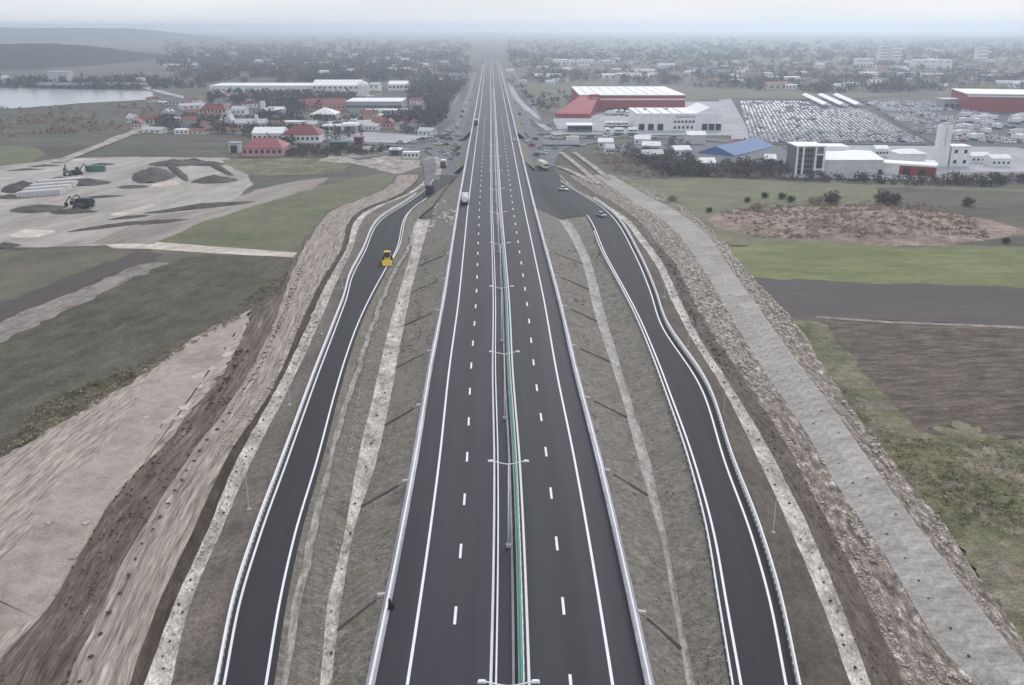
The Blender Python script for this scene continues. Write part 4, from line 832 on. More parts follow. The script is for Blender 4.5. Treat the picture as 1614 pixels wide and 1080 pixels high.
# canopy building and yard trucks
r, w_ = bld('shop', 'dark-walled building under a broad white roof by the right junction', 'shop', 896, 934, 209, 4, 12, 'dgrey', 'whiteroof', 'flat', over=1.0, win=(7, 1, 1.8, 2))
tk = None
tl = 'white truck parked in front of the white warehouse yard entrance'
for i in range(7):
    for j in range(2):
        p = pt(957+i*7.2, 212-j*11, G); lb = 'white truck in the %s yard row left of the white warehouse, %s from left' % (('front', 'back')[j], nth(i+1))
        p.z = G+.3
        if tk is None: tk = make_truck(M['white'], M['white'], lb, 8, group='trucks in the yard left of the white warehouse'); tk.location = p; tk.rotation_euler = (0, 0, PI)
        elif random.random() < .85: dup(tk, p, PI+random.uniform(-.05, .05), lb)
for i in range(9):
    p = pt(962+i*9, 182+random.uniform(-1, 1), G); p.z = G+.3
    dup(tk, p, random.choice((PI, PI/2)), 'white truck parked against the red store front, %s from the left' % nth(i+1), 'trucks at the red store')
p = pt(938, 210, G); r = thing('sign_pylon', 'pale sign pylon with twin legs by the right junction', 'sign', p)
for x in (-1.6, 1.6): MB().box(x-.3, x+.3, -.3, .3, 0, 7).build('leg', M['white'], r)
MB().box(-2.2, 2.2, -.4, .4, 7.003, 10).build('panel', M['white'], r)
# blue-roofed hall
p = pt(1128, 258, G); r = thing('hall', 'long hall with a bright blue roof beside dark trees', 'hall', p, R(-38)); tag(r, cat='hall')
MB().box(-9, 9, 0, 44, -.2, 4.4).build('wall', M['lgrey'], r); MB().gable(-9.5, 9.5, -.5, 44.5, 4.45, 8, 'y', .2).build('roof', M['blueroof'], r)
bld('hall', 'small hall with a white roof behind the blue-roofed hall', 'hall', 1083, 1112, 228, 5, 9, 'lgrey', 'whiteroof', 'gable', 1.6)
bld('house', 'red-roofed house right of the blue-roofed hall', 'house', 1148, 1186, 243, 3.6, 11, 'white', 'redroof', 'hip', 3, hip=4, win=(7, 1, 1.1, 1.2), chim=True)
for i, (x0, x1, y, a, b_, lb) in enumerate([(1000, 1024, 229, 'white', 'whiteroof', 'white shed at the left end of the sheds below the white warehouse'), (1012, 1040, 240, 'lgrey', 'whiteroof', 'pale shed in the middle of the sheds below the white warehouse'),
        (1014, 1046, 254, 'cream', 'lgrey', 'wide pale shed at the edge of the small green lawn'), (1063, 1090, 247, 'white', 'whiteroof', 'white shed left of the blue-roofed hall'), (1105, 1128, 268, 'cream', 'whiteroof', 'small pale hut among the bare trees'),
        (943, 966, 234, 'lgrey', 'whiteroof', 'pale shed nearest the drainage channel'), (955, 968, 244, 'white', 'lgrey', 'tiny white hut below the pale shed by the drainage channel'), (1190, 1206, 245, 'white', 'lgrey', 'small white building right of the red-roofed house'), (1206, 1222, 262, 'white', 'whiteroof', 'white shed beside the pale yard left of the office block')]):
    bld('shed', lb, 'shed', x0, x1, y, 3.2, 8, a, b_, 'gable', 1.6, random.uniform(-.2, .2), (3, 1, 1, 1))
# office block with hall
r, w_ = bld('office_block', 'white-framed office block with dark glass strips and a grey hall', 'office', 1252, 1296, 277, 12, 14, 'dgrey', 'whiteroof', 'flat', over=.25)
for x in (-w_/2, -w_*.28, w_*.16, w_/2-.5): MB().box(x, x+.8, -.3, -.01, 0, 12).build('frame', M['white'], r)
MB().box(w_*.16, w_/2, -.35, -.31, 8.6, 9.2).build('frame', M['white'], r); MB().box(w_*.16, w_/2, -.35, -.31, 2.4, 3.0).build('frame', M['white'], r)
for j in range(5):
    window(r, -w_*.38, 1+j*2.2, w_*.13, 1.5, -.06)
    for i in range(3): window(r, -w_*.17+i*w_*.11, 1+j*2.2, w_*.08, 1.4, -.06)
for j in range(3): window(r, w_*.34, 3.3+j*1.7, w_*.2, 1.4, -.07, .1, 'black')
hx0 = w_/2+.1; hw_ = 95*mpp(1340, 277)
MB().box(hx0, hx0+hw_, 1, 33, -.3, 6.5).build('hall_wall', M['lgrey'], r); MB().gable(hx0-.1, hx0+hw_+.4, .8, 33.4, 6.55, 8.2, 'x', .2).build('hall_roof', M['whiteroof'], r)
MB().box(hx0+hw_*.3, hx0+hw_*.7, 22, 33, 8.3, 9.6).build('roof_box', M['white'], r)
window(r, hx0+hw_*.96, 0, 1.6, 2.4, .94, .1, 'black')
# red and white building, tank, tower
p = pt(1428, 277, G); r = thing('workshop', 'long red and white workshop with dark openings right of the grey hall', 'workshop', p, R(-28))
MB().box(-11, 11, 0, 9, -.3, 4.2).build('wall', M['redw'], r); MB().box(-11.4, 11.4, -.5, 9.5, 4.205, 5.0).build('roof', M['whiteroof'], r)
for i in range(3): window(r, -6+i*6, .2, 3, 2.8, -.06, .1, 'black')
MB().box(-11.05, -3, -.2, -.01, 0, 4.1).build('white_panel', M['white'], r)
r, w_ = bld('shed', 'white round-cornered shed behind the red and white workshop', 'shed', 1416, 1458, 262, 5.5, 12, 'white', 'whiteroof', 'hip', 1.5, hip=4)
p = pt(1484, 264, G); r = thing('tower', 'tall plain white tower standing above the workshops', 'tower', p)
MB().box(-2.6, 2.6, 0, 4.5, 0, 18.5, .15, .1).build('shaft', M['white'], r); MB().box(-1.4, 1.4, 1, 3.5, 18.5, 19.4).build('cap', M['lgrey'], r); MB().box(-.35, .35, -.03, .12, 9, 17.5).build('slot', M['lgrey'], r)
bld('house', 'white cube-shaped house with four dark windows beside the tall tower', 'house', 1496, 1526, 264, 9, 8, 'white', 'whiteroof', 'flat', win=(2, 2, 1.4, 1.5))
for i, (x0, x1, y, h, lb) in enumerate([(1530, 1560, 258, 3.5, 'flat pale shed right of the white cube-shaped house'), (1562, 1592, 264, 4, 'pale shed at the right end of the tower yard'), (1462, 1476, 270, 3, 'small pale hut at the foot of the tall tower'), (1380, 1400, 248, 4, 'white shed behind the right end of the grey hall')]):
    bld('shed', lb, 'shed', x0, x1, y, h, 8, 'white', 'whiteroof', 'gable', 1.2, 0, (4, 1, 1, 1))
p = pt(1556, 279, G); r = thing('garden_wall', 'long pale wall in front of the sheds right of the tower', 'wall', p); MB().box(-17, 17, 0, .4, -.2, 2.2).build('wall_panel', M['cream'], r); MB().box(-17.1, 17.1, -.08, .48, 2.203, 2.4).build('coping', M['white'], r)
# long white roofs behind the car park and red hall at the edge
for i, (x, lb) in enumerate(((1283, 'leftmost of the three long white-roofed shelters behind the car park'), (1306, 'middle one of the three long white-roofed shelters behind the car park'), (1328, 'rightmost of the three long white-roofed shelters behind the car park'))):
    a = pt(x-14+i*2, 157, G); c = pt(x+20+i*3, 174, G); d = a-c; p = thing('shelter', lb, 'shelter', c, math.atan2(-d.x, d.y), 'white shelters behind the car park')
    MB().gable(-3.4, 3.4, 0, d.length, 4.2, 5.6, 'y', .3).build('roof', M['whiteroof'], p)
    for k in range(6):
        for x_ in (-3, 3): MB().box(x_-.15, x_+.15, 2+k*(d.length-4)/5-.15, 2+k*(d.length-4)/5+.15, 0, 3.9).build('post', M['grey'], p)
p = pt(1600, 178, G); r = thing('hall', 'red-walled hall with a white roof cut by the right edge', 'hall', p, R(-14))
MB().box(-34, 60, 0, 60, -.3, 12.5).build('wall', M['redw'], r); MB().box(-34.3, 60.3, -.3, 60.3, 12.504, 13.2).build('roof', M['whiteroof'], r); MB().box(-34, 60, -.2, -.01, 11, 12).build('white_band', M['white'], r)
bld('hall', 'grey hall left of the red-walled hall', 'hall', 1487, 1522, 172, 7, 14, 'grey', 'lgrey', 'flat', doors=4)

# ------------------------------------------------------------------ parked cars
def lotcar(mat):
    mb = MB(); mb.box(-.88, .88, -2.1, 2.1, .25, .85, .06, .08); mb.mi = 1
    mb.hexa([(-.78, -1.85, .85), (.78, -1.85, .85), (.74, 1.1, .85), (-.74, 1.1, .85)], [(-.6, -1.3, 1.38), (.6, -1.3, 1.38), (.6, .3, 1.38), (-.6, .3, 1.38)]); mb.mi = 0
    mb.box(-.58, .58, -1.25, .25, 1.384, 1.44); mb.mi = 2
    for x in (-.8, .8):
        for y in (-1.3, 1.3): mb.tube((x-.1, y, .32), (x+.1, y, .32), .32, .32, 8)
    return mb.mesh('parked_car', [mat, M['carglass'], M['rubber']])
cc = [('carwhite', 'white', 14), ('carsilver', 'silver', 3), ('cardark', 'dark', 2.5), ('carred', 'red', .6), ('carblue', 'blue', .8)]
cm = {k: lotcar(M[k]) for k, _, _ in cc}; cw = [c[2] for c in cc]
A_ = []
def lotspots(poly, dens, rng, skip):
    (xa, ya), (xb, yb_), (xc, yc), (xd, yd) = poly      # near-left, near-right, far-right, far-left
    nl, nr, fr, fl = (pt(*q) for q in poly); y = nl.y
    while y < fl.y:
        t_ = (y-nl.y)/(fl.y-nl.y); x0 = nl.x+(fl.x-nl.x)*t_; x1 = nr.x+(fr.x-nr.x)*t_; x = x0
        while x < x1:
            if rng.random() < dens and float(fbm(x/14, y/30, 77)) > skip: A_.append((x+rng.uniform(-.15, .15), y+rng.uniform(-.5, .5), poly[0][0] < 1300))
            x += 2.55
        y += 5.4 if int(y/5.4) % 2 else 6.4
rg = random.Random(3)
lotspots([(1186, 225), (1452, 225), (1338, 162), (1168, 162)], .93, rg, -.45)
lotspots([(1478, 226), (1640, 226), (1560, 168), (1362, 162)], .6, rg, -.15)
A_.sort(key=lambda q: q[1])
inview = [a for a in A_ if abs(a[0]/a[1]) < .56]
lz = G+.33
seen = {}
for x, y, left in inview[:300]:
    k, nm, _ = rg.choices(cc, cw)[0]
    o = obj('parked_car', cm[k], None, (x, y, lz), rg.choice((0, PI))+rg.uniform(-.03, .03))
    side = 'left' if left else 'right'
    row = int((y-inview[0][1]+1)//5.9)+1; seen[(side, row)] = seen.get((side, row), [])+[(x, o, nm)]
    tag(o, 'x', 'car', 'cars parked near the front of the %s-hand car park' % side)
for (side, row), q in seen.items():
    q.sort(key=lambda e: e[0])
    for i, (x, o, nm) in enumerate(q): o['label'] = '%s parked car in the %s row of the %s-hand car park, %s from the left' % (nm, nth(row), side, nth(i+1))
V = []; F = []; MI = []
unit = np.array([(-.88, -2.1, .25), (.88, -2.1, .25), (.88, 2.1, .25), (-.88, 2.1, .25), (-.82, -2, .85), (.82, -2, .85), (.82, 2, .8), (-.82, 2, .8), (-.6, -1.3, 1.42), (.6, -1.3, 1.42), (.6, .3, 1.42), (-.6, .3, 1.42)])
fc = [((0, 1, 5, 4), 0), ((1, 2, 6, 5), 0), ((2, 3, 7, 6), 0), ((3, 0, 4, 7), 0), ((4, 5, 6, 7), 0), ((4, 5, 9, 8), 5), ((5, 6, 10, 9), 5), ((6, 7, 11, 10), 5), ((7, 4, 8, 11), 5), ((8, 9, 10, 11), 0)]
for x, y, left in inview[300:]:
    i = rg.choices(range(5), cw)[0]; n = len(V); u = unit*[1, rg.choice((-1, 1)), 1]; V += [(x+a, y+b_, lz+c) for a, b_, c in u]
    for f, m_ in fc: F.append(tuple(n+j for j in f)); MI.append(i if m_ == 0 else 5)
me = bpy.data.meshes.new('distant_parked_cars'); me.from_pydata(V, [], F)
for k, _, _ in cc: me.materials.append(M[k])
me.materials.append(M['carglass']); me.polygons.foreach_set('material_index', MI); me.update()
tag(obj('distant_parked_cars', me), 'dense rows of small parked cars filling the back of the car parks', 'cars', kind='stuff')
# vans and lorries in the right-hand car park
tp = sorted((random.uniform(1500, 1612), random.uniform(184, 228)) for i in range(26))
for i, (x, y) in enumerate(tp):
    p = pt(x, y, G); p.z = lz
    dup(tk, p, random.choice((0, PI/2, 1.2)), 'white truck standing in the right-hand car park, %s from the left' % nth(i+1), 'trucks in the right-hand car park')

# ------------------------------------------------------------------ construction yard
def mound(name, label, x, y, rx, ry, h, rz=0.0, mat='pile', cat='earth heap', seed=1, kind=None, n=26, z=None, rough=.35):
    p = pt(x, y, G); p.z = G+.1 if z is None else z; t_ = np.linspace(-1, 1, n); X, Y = np.meshgrid(t_, t_); rr = np.sqrt(X**2+Y**2)*(1+.25*fbm(X*2+seed, Y*2, seed))
    Z = np.clip(1-rr, 0, 1)**.7*h*(1+rough*fbm(X*3+seed*3, Y*3, seed+5))-.15
    me = np_mesh(name, np.stack([X*rx, Y*ry, Z], -1).reshape(-1, 3), grid_faces(n, n), M[mat], True); o = obj(name, me, None, p, rz)
    if kind: o['kind'] = kind
    else: tag(o, label, cat)
    return o
mound('earth_heap', 'large dark earth heap in the middle of the construction yard', 243, 279, 8.5, 17, 4.5, .3, seed=2)
mound('earth_heap', 'dark earth heap left of the stacked concrete blocks', 35, 299, 7.5, 9, 3.4, seed=3)
mound('earth_heap', 'low flat earth heap behind the stacked concrete blocks', 132, 290, 11, 7, 2.2, .25, seed=4)
mound('earth_heap', 'long dark earth heap at the right edge of the construction yard', 338, 285, 9, 7, 2.4, .2, seed=5)
mound('earth_heap', 'dark earth heap behind the pale basin', 275, 259, 12, 8, 2.2, 0, seed=6)
mound('earth_heap', 'long low dark strip of soil on the pale yard', 210, 295, 6, 4, .9, .1, seed=7)
mound('earth_heap', 'broad dark soil heap in front of the stacked concrete blocks', 60, 330, 9, 8, 1.5, .1, seed=8)
for k, (a, b_, lb) in enumerate([((262, 256), (294, 284), 'dark earth bank on the left side of the pale basin'), ((326, 255), (364, 276), 'dark earth bank on the right side of the pale basin')]):
    d_ = (pt(*b_)-pt(*a)).length/2; c_ = ((a[0]+b_[0])/2, (a[1]+b_[1])/2); mound('earth_bank', lb, c_[0], c_[1], 2.2, d_*1.1, 1.6, heading(a, b_), seed=11+k, cat='earth bank')
# banks edging the graded yard
mound('earth_bank', 'long dark bank below the pale graded platform', 318, 327, 21, 3, 1.4, .62, seed=21, cat='earth bank')
mound('earth_bank', 'ragged dark bank of soil along the yard track', 185, 356, 15, 2.2, 1.1, .66, seed=22, cat='earth bank')
for k_, (x, y, a, b_, h, rz_) in enumerate([(95, 283, 5, 3, 1.2, .2), (15, 312, 6, 3, 1.4, .1), (160, 311, 8, 2, .8, .35), (118, 335, 8, 3, 1.6, .2), (10, 388, 4, 3, 1.2, 0), (70, 262, 7, 2, .8, .3), (40, 268, 8, 2, .7, .3), (160, 260, 6, 2.5, 1.0, .1), (330, 260, 7, 4, 2.0, .2), (305, 255, 6, 3, 1.6, 0), (205, 343, 7, 2, .9, .6), (260, 350, 8, 2, .9, .62)]):
    mound('earth_heap', 'low scrap of dark soil on the pale yard, %s from the left' % nth(sorted([95, 15, 160.5, 118, 10, 70, 40, 160, 330, 305, 205, 260]).index(160.5 if (x, y) == (160, 311) else x)+1), x, y, a, b_, h, rz_, seed=40+k_)
cbm = None; grp = 'stacked concrete blocks in the construction yard'
for row in range(4):
    for i in range(15):
        a = pt(34+i*4.6+row*10, 311-row*6-i*.35, G); lb = 'pale concrete block, %s from the left in the %s row of yard blocks' % (nth(i+1), nth(row+1))
        if cbm is None: cbm = MB().box(-.6, .6, -2.4, 2.4, 0, 2.0, .1, .1).mesh('concrete_block', M['barrier'])
        tag(obj('concrete_block', cbm, None, (a.x, a.y, G+.15), random.uniform(-.08, .08)), lb, 'concrete block', grp)
for (x, y, a, c, lb) in ((106, 276, .6, 'dgrey', 'dark digger left of the green container'), (122, 275, -.5, 'cardark', 'dark digger right beside the green container'), (124, 330, 1.2, 'cardark', 'dark excavator standing left in the group before the blocks'), (140, 324, 2.0, 'cardark', 'dark excavator standing right in the group before the blocks')):
    put(make_excavator(lb, M[c]), x, y, G+.2, a)
put(make_truck(M['cardark'], M['cardark'], 'dark truck parked between the excavators in the construction yard', 7), 132, 327, G+.2, 1.3)
p = pt(150, 271, G); r = thing('container', 'green container on the back edge of the construction yard', 'container', p, .15); MB().box(-4, 4, 0, 2.4, .1, 2.6).build('shell', M['teal'], r)
for i in range(4): MB().box(-3.5+i*2.2, -3.2+i*2.2, -.06, -.01, .2, 2.5).build('rib', M['teal'], r)

# ------------------------------------------------------------------ scrub mound on the right
mo = mound('scrub_mound', None, 1375, 356, 45, 30, 3.4, .0, 'scrub', seed=9, kind='structure', n=70, rough=.5)
mo2 = mound('scrub_mound', None, 1190, 350, 15, 19, 1.7, 0, 'scrub', seed=14, kind='structure', n=40, rough=.5)

# ------------------------------------------------------------------ vegetation
def crowns(trees, per, size, seed=1, flatten=1.0):
    """trees: array of x, y, radius, height, base z; returns loose leaf and twig triangles spread through each crown"""
    g_ = np.random.default_rng(seed); T = np.asarray(trees, float); n = len(T)
    u = g_.normal(size=(n, per, 3)); u /= np.linalg.norm(u, axis=2, keepdims=True); rad = g_.random((n, per, 1))**.45
    lump = 1+.35*np.sin(u[..., :1]*5+T[:, None, :1])*np.cos(u[..., 1:2]*4+T[:, None, 1:2])
    c = u*rad*lump*np.stack([T[:, 2], T[:, 2], T[:, 3]*.48*flatten], 1)[:, None, :]
    c[..., 0] += T[:, None, 0]; c[..., 1] += T[:, None, 1]; c[..., 2] += (T[:, 4]+T[:, 3]*.55)[:, None]
    c = c.reshape(-1, 3); sz = np.repeat(T[:, 2]*size, per)[:, None]*g_.uniform(.5, 1.3, (n*per, 1))
    d1 = g_.normal(size=c.shape); d1 *= .8; d1[:, 2] += .25; d2 = g_.normal(size=c.shape)
    V = np.stack([c-d2*sz*.4, c+d2*sz*.4, c+d1*sz], 1).reshape(-1, 3); V[:, 2] = np.maximum(V[:, 2], np.repeat(np.repeat(T[:, 4], per), 3))
    return V, np.arange(len(V)).reshape(-1, 3)
def trunks(trees, V0=0):
    V = []; F = []
    for x, y, r_, h, z in trees:
        n = len(V)+V0; w_ = .03*h
        for zz, k in ((z-.2, 1), (z+h*.6, .4)):
            V += [(x-w_*k, y-w_*k, zz), (x+w_*k, y-w_*k, zz), (x, y+w_*k, zz)]
        F += [(n, n+1, n+4), (n, n+4, n+3), (n+1, n+2, n+5), (n+1, n+5, n+4), (n+2, n, n+3), (n+2, n+3, n+5)]
    return V, F
def inpoly(x, y, P):
    c = False
    for i in range(len(P)):
        (x0, y0), (x1, y1) = P[i], P[i-1]
        if (y0 > y) != (y1 > y) and x < (x1-x0)*(y-y0)/(y1-y0)+x0: c = not c
    return c
def fill(poly, n, r0, r1, hf, seed, clump=-.2):
    g_ = random.Random(seed); xs = [p[0] for p in poly]; y_ = [p[1] for p in poly]; out = []; tr = 0
    while len(out) < n and tr < n*30:
        tr += 1; x = g_.uniform(min(xs), max(xs)); y = g_.uniform(min(y_), max(y_))
        if inpoly(x, y, poly):
            p = pt(x, y, G)
            if float(fbm(p.x/25, p.y/50, seed)) < clump: continue
            q = g_.uniform(r0, r1); out.append((p.x, p.y, q, q*hf*g_.uniform(.8, 1.2), G))
    return out
def wood(name, label, poly, n, r0, r1, hf, seed, mat='twig', per=40, size=.35, clump=-.2):
    T = fill(poly, n, r0, r1, hf, seed, clump)
    if 'scrub mound' in label: T = [(x, y, q, h, zmound(x, y)-.3) for x, y, q, h, z in T]
    V, F = crowns(T, per, size, seed); V2, F2 = trunks(T, len(V))
    return tag(obj(name, np_mesh(name, np.concatenate([V, np.array(V2)]), np.concatenate([F, np.array(F2, dtype=int)]), M[mat])), label, 'trees', kind='stuff')
wood('bare_wood', 'dense dark bare wood left of the far motorway', [(640, 100), (740, 98), (745, 120), (722, 150), (706, 178), (690, 205), (600, 200), (640, 185), (690, 175), (640, 160), (645, 130)], 760, 2.2, 4.5, 2.0, 3, per=26, size=.36, clump=-.35)
wood('bare_wood', 'dark belt of trees between the village and the long warehouse', [(330, 152), (480, 150), (560, 156), (545, 172), (480, 178), (470, 192), (400, 195), (440, 178), (400, 165), (330, 165)], 420, 2, 4, 2.0, 4, per=34, size=.4, clump=-.3)
wood('village_trees', 'bare trees scattered through the left village', [(230, 190), (330, 188), (480, 190), (600, 188), (690, 205), (640, 216), (560, 218), (440, 232), (380, 215), (240, 205)], 330, 1.5, 3, 2.0, 5, per=40, size=.35, clump=-.15)
wood('hedge', 'bare hedge along the front of the left village', [(440, 232), (520, 236), (580, 236), (640, 236), (610, 243), (520, 248), (440, 248)], 180, 1.0, 2.0, 1.6, 6, per=40, size=.35, clump=-.3)
wood('thicket', 'dark thicket along the meadow in front of the industrial yards', [(925, 238), (990, 252), (1100, 262), (1230, 262), (1240, 280), (1130, 279), (1010, 279), (965, 265)], 420, 1.2, 2.8, 1.6, 7, per=40, size=.28, clump=-.3)
wood('thicket', 'brown brushwood mixed into the dark thicket by the meadow', [(925, 238), (990, 252), (1100, 262), (1230, 262), (1240, 283), (1130, 282), (1010, 281), (965, 268)], 220, .9, 2.0, 1.4, 27, 'twig_b', per=36, size=.28, clump=-.2)
wood('thicket', 'dark thicket below the tower yard at the right edge', [(1230, 281), (1480, 284), (1614, 276), (1800, 282), (1800, 300), (1614, 297), (1450, 294), (1240, 286)], 330, 1.0, 2.4, 1.4, 8, per=40, size=.28, clump=-.35)
wood('thicket', 'trees between the blue-roofed hall and the sheds', [(960, 230), (1080, 228), (1100, 245), (1090, 262), (990, 255)], 90, 1.2, 2.4, 1.8, 9, per=52, size=.3)
wood('reeds', 'rough bushes on the meadow before the lake', [(-100, 172), (130, 168), (240, 162), (330, 190), (180, 205), (-100, 225)], 420, 1.0, 2.6, 1.1, 10, 'twig_b', per=26, size=.45, clump=-.1)
wood('lakeside_trees', 'dark line of trees along the far lake shore', [(-100, 128), (60, 130), (240, 126), (330, 140), (250, 142), (-100, 140)], 420, 2.5, 5, 1.7, 11, per=26, size=.45, clump=-.4)
wood('far_trees', 'hazy tree belts beyond the left village', [(250, 100), (640, 96), (640, 128), (330, 134), (250, 120)], 900, 4, 8, 1.3, 12, per=40, size=.3, clump=-.05)
wood('far_trees', 'hazy tree belts between the far houses on the right', [(800, 94), (1614, 94), (1750, 140), (1300, 148), (1090, 140), (830, 128)], 1300, 3, 7, 1.2, 13, per=40, size=.3, clump=.0)
wood('far_trees', 'bushes lining the far motorway on the right', [(800, 125), (870, 128), (905, 160), (880, 175), (850, 180)], 60, 1.5, 3, 1.4, 14, per=30, size=.4)
def zmound(x, y):
    z = G
    for o in (mo, mo2):
        me_ = o.data; rx_ = max(v.co.x for v in me_.vertices); ry_ = max(v.co.y for v in me_.vertices); n_ = int(round(len(me_.vertices)**.5))
        u = (x-o.location.x)/rx_; v_ = (y-o.location.y)/ry_
        if abs(u) < 1 and abs(v_) < 1: z = max(z, o.location.z+me_.vertices[int((v_+1)/2*(n_-1))*n_+int((u+1)/2*(n_-1))].co.z)
    return z
wood('scrub_bushes', 'dry brown brush covering the scrub mound', [(1130, 338), (1200, 322), (1330, 316), (1460, 320), (1520, 340), (1560, 378), (1400, 380), (1190, 376)], 1500, .35, .95, 1.0, 15, 'twig_b', per=34, size=.35, clump=-.5)
wood('scrub_bushes', 'low green-brown growth on the slope below the ploughed field', [(1330, 640), (1420, 690), (1614, 720), (1614, 830), (1500, 830), (1420, 740)], 260, .3, .8, .7, 16, 'tuft', per=40, size=.3, clump=-.1)
wood('grass_tufts', 'tall dry grass tufts on the rough grass at the right edge', [(1300, 590), (1420, 690), (1614, 700), (1760, 800), (1760, 1000), (1620, 990), (1500, 840), (1390, 720)], 1500, .15, .45, 1.0, 17, 'tuft', per=16, size=.5, clump=-.3)
wood('grass_tufts', 'weeds scattered over the big field on the left', [(60, 640), (300, 540), (440, 430), (470, 470), (400, 490), (300, 545), (150, 640), (0, 720)], 700, .2, .6, .7, 18, 'tuft', per=16, size=.5, clump=.0)
wood('far_trees', 'faint tree belts near the hazy horizon on the left', [(260, 66), (740, 62), (742, 97), (640, 99), (260, 102)], 1000, 6, 12, 1.0, 31, per=22, size=.32, clump=-.05)
wood('far_trees', 'faint tree belts near the hazy horizon on the right', [(800, 62), (1614, 60), (1700, 96), (1100, 97), (805, 98)], 1500, 6, 12, 1.0, 32, per=22, size=.32, clump=-.05)
wood('far_trees', 'bare trees scattered over the middle distance on the right', [(800, 94), (1614, 94), (1750, 140), (1300, 150), (1090, 140), (830, 128)], 700, 2, 5, 1.5, 33, 'twig_b', per=26, size=.32, clump=-.1)
# single bushes and trees that stand clear
def make_tree(name, mat, label, cat, h, r_, seed, per=650):
    r = thing(name, label, cat, (0, 0, 0)); rd = random.Random(seed); tb = MB(); tb.tube((0, 0, -.2), (0, 0, h*.5), .05*h, .028*h, 7)
    for i in range(7):
        a = rd.uniform(0, 6.3); z0 = h*rd.uniform(.2, .5); tb.tube((0, 0, z0), (math.cos(a)*r_*.7, math.sin(a)*r_*.7, z0+h*.35), .02*h, .006*h, 5)
    tb.build('trunk', M['bark'], r); V, F = crowns([(0, 0, r_, h, 0)], per, .16, seed); obj('crown', np_mesh('crown', V, F, M[mat]), r); return r
protos = [make_tree('bush', 'twig', 'x', 'bush', 3.4, 2.6, 1), make_tree('bush', 'leaf', 'x', 'bush', 2.6, 1.8, 2), make_tree('bush', 'twig_b', 'x', 'bush', 2.4, 2.2, 3)]
bs = [(1310, 322, 0, 1.3, 'round dark bush on the crest of the scrub mound, left of a bigger clump'), (1392, 324, 0, 1.5, 'big dark bush clump on the right crest of the scrub mound'), (1410, 322, 1, 1.4, 'dark green bush right beside the big clump on the scrub mound'),
      (1205, 312, 1, .8, 'small dark bush standing alone at the top left of the scrub mound'), (1232, 314, 1, .9, 'dark bush left of the row on the scrub mound crest'), (1246, 319, 1, .9, 'dark low bush in the row on the scrub mound crest'), (1178, 319, 1, .7, 'tiny dark bush at the far left of the scrub mound'),
      (1118, 335, 1, .7, 'tiny dark bush beside the tracks near the revetment'), (1285, 324, 2, 1.2, 'brown bush between the dark bushes of the scrub mound'), (1193, 336, 2, 1.2, 'brown-green bush low on the left of the scrub mound'), (1525, 325, 0, .9, 'dark bush alone on the rough meadow at the right'),
      (1585, 384, 1, .7, 'tiny dark bush at the right end of the bright meadow'), (1060, 318, 2, .9, 'pale bush on the meadow edge near the white revetment top')]
used = set()
for x, y, k, s_, lb in bs:
    p = pt(x, y, G); p.z = zmound(p.x, p.y)-.1
    if k not in used: o = protos[k]; used.add(k); o['label'] = lb; o.location = p
    else: o = dup(protos[k], p, random.uniform(0, 6), lb)
    o.scale = (s_, s_, s_)

# ------------------------------------------------------------------ lake, hill, ridges, distant town
flat('lake', [(-500, 142), (60, 139), (130, 141), (236, 144), (247, 150), (235, 157), (130, 163), (40, 170), (-500, 196)], M['water'], lay(), jit=1.5, js=25)
def zat(px, py, Y):
    a = -(py-540.0); return CAM_H+Y*(-FPX*ST+a*CT)/(FPX*CT+a*ST), Y*(px-807)/(FPX*CT+a*ST)
def ridge(name, Yc, dep, prof, mat, nx, ny, rough):
    q = [zat(x, y, Yc) for x, y in prof]; xs = np.array([a[1] for a in q]); zz = np.array([a[0] for a in q])
    X, T = np.meshgrid(np.linspace(xs[0], xs[-1], nx), np.linspace(-1, 1, ny)); Y = Yc+T*dep
    hgt = np.interp(X, xs, zz-G)*np.cos(T*math.pi/2)**1.2; Z = G-.5+hgt+rough*fbm(X/14, Y/14, 3)*np.clip(hgt/6, 0, 1)-rough*.7
    o = obj(name, np_mesh(name, np.stack([X, Y, Z], -1).reshape(-1, 3), grid_faces(ny, nx), M[mat])); o['kind'] = 'structure'
ridge('wooded_hill', 1750, 420, [(-700, 64), (-300, 65), (0, 68), (60, 67), (110, 72), (160, 82), (215, 94), (262, 101)], 'hill', 220, 90, 3.0)
ridge('far_ridge', 4700, 900, [(-900, 43), (-300, 42), (0, 42.5), (200, 44), (262, 52), (330, 60)], 'hill', 120, 30, 4.0)
ridge('far_ridge', 4300, 900, [(1060, 72), (1250, 69), (1400, 65), (1500, 62), (1614, 59), (2000, 56), (2500, 56)], 'hill', 120, 30, 4.0)
# dam and building beyond the lake
p = pt(150, 140, G); r = thing('dam', 'long low dam bridge across the far end of the lake', 'dam', p); k_ = mpp(150, 140)
MB().box(-95*k_, 78*k_, 0, 8, 3.2, 5.5).build('deck', M['grey'], r)
for i in range(12): MB().box(-90*k_+i*14*k_, -90*k_+i*14*k_+3, 1, 7, -1, 3.19).build('pier', M['dgrey'], r)
r, w_ = bld('pump_house', 'tall pale frame-like building on the dam', 'building', 77, 110, 137, 15, 12, 'lgrey', 'lgrey', 'flat'); window(r, w_*.2, 0, w_*.35, 11, -.07, .14, 'dgrey')
bld('gate_house', 'small white block at the right end of the dam', 'building', 216, 226, 136, 8, 8, 'white', 'lgrey', 'flat', win=(2, 2, 1.5, 1.5))
bld('house', 'white house at the far left edge beyond the lake', 'house', 2, 12, 131, 6, 10, 'white', 'lgrey', 'gable', 2, win=(2, 1, 1.5, 1.5))
bld('warehouse', 'thin white building at the right foot of the wooded hill', 'warehouse', 258, 302, 109, 6, 30, 'white', 'whiteroof', 'flat', win=(9, 1, 2, 2))
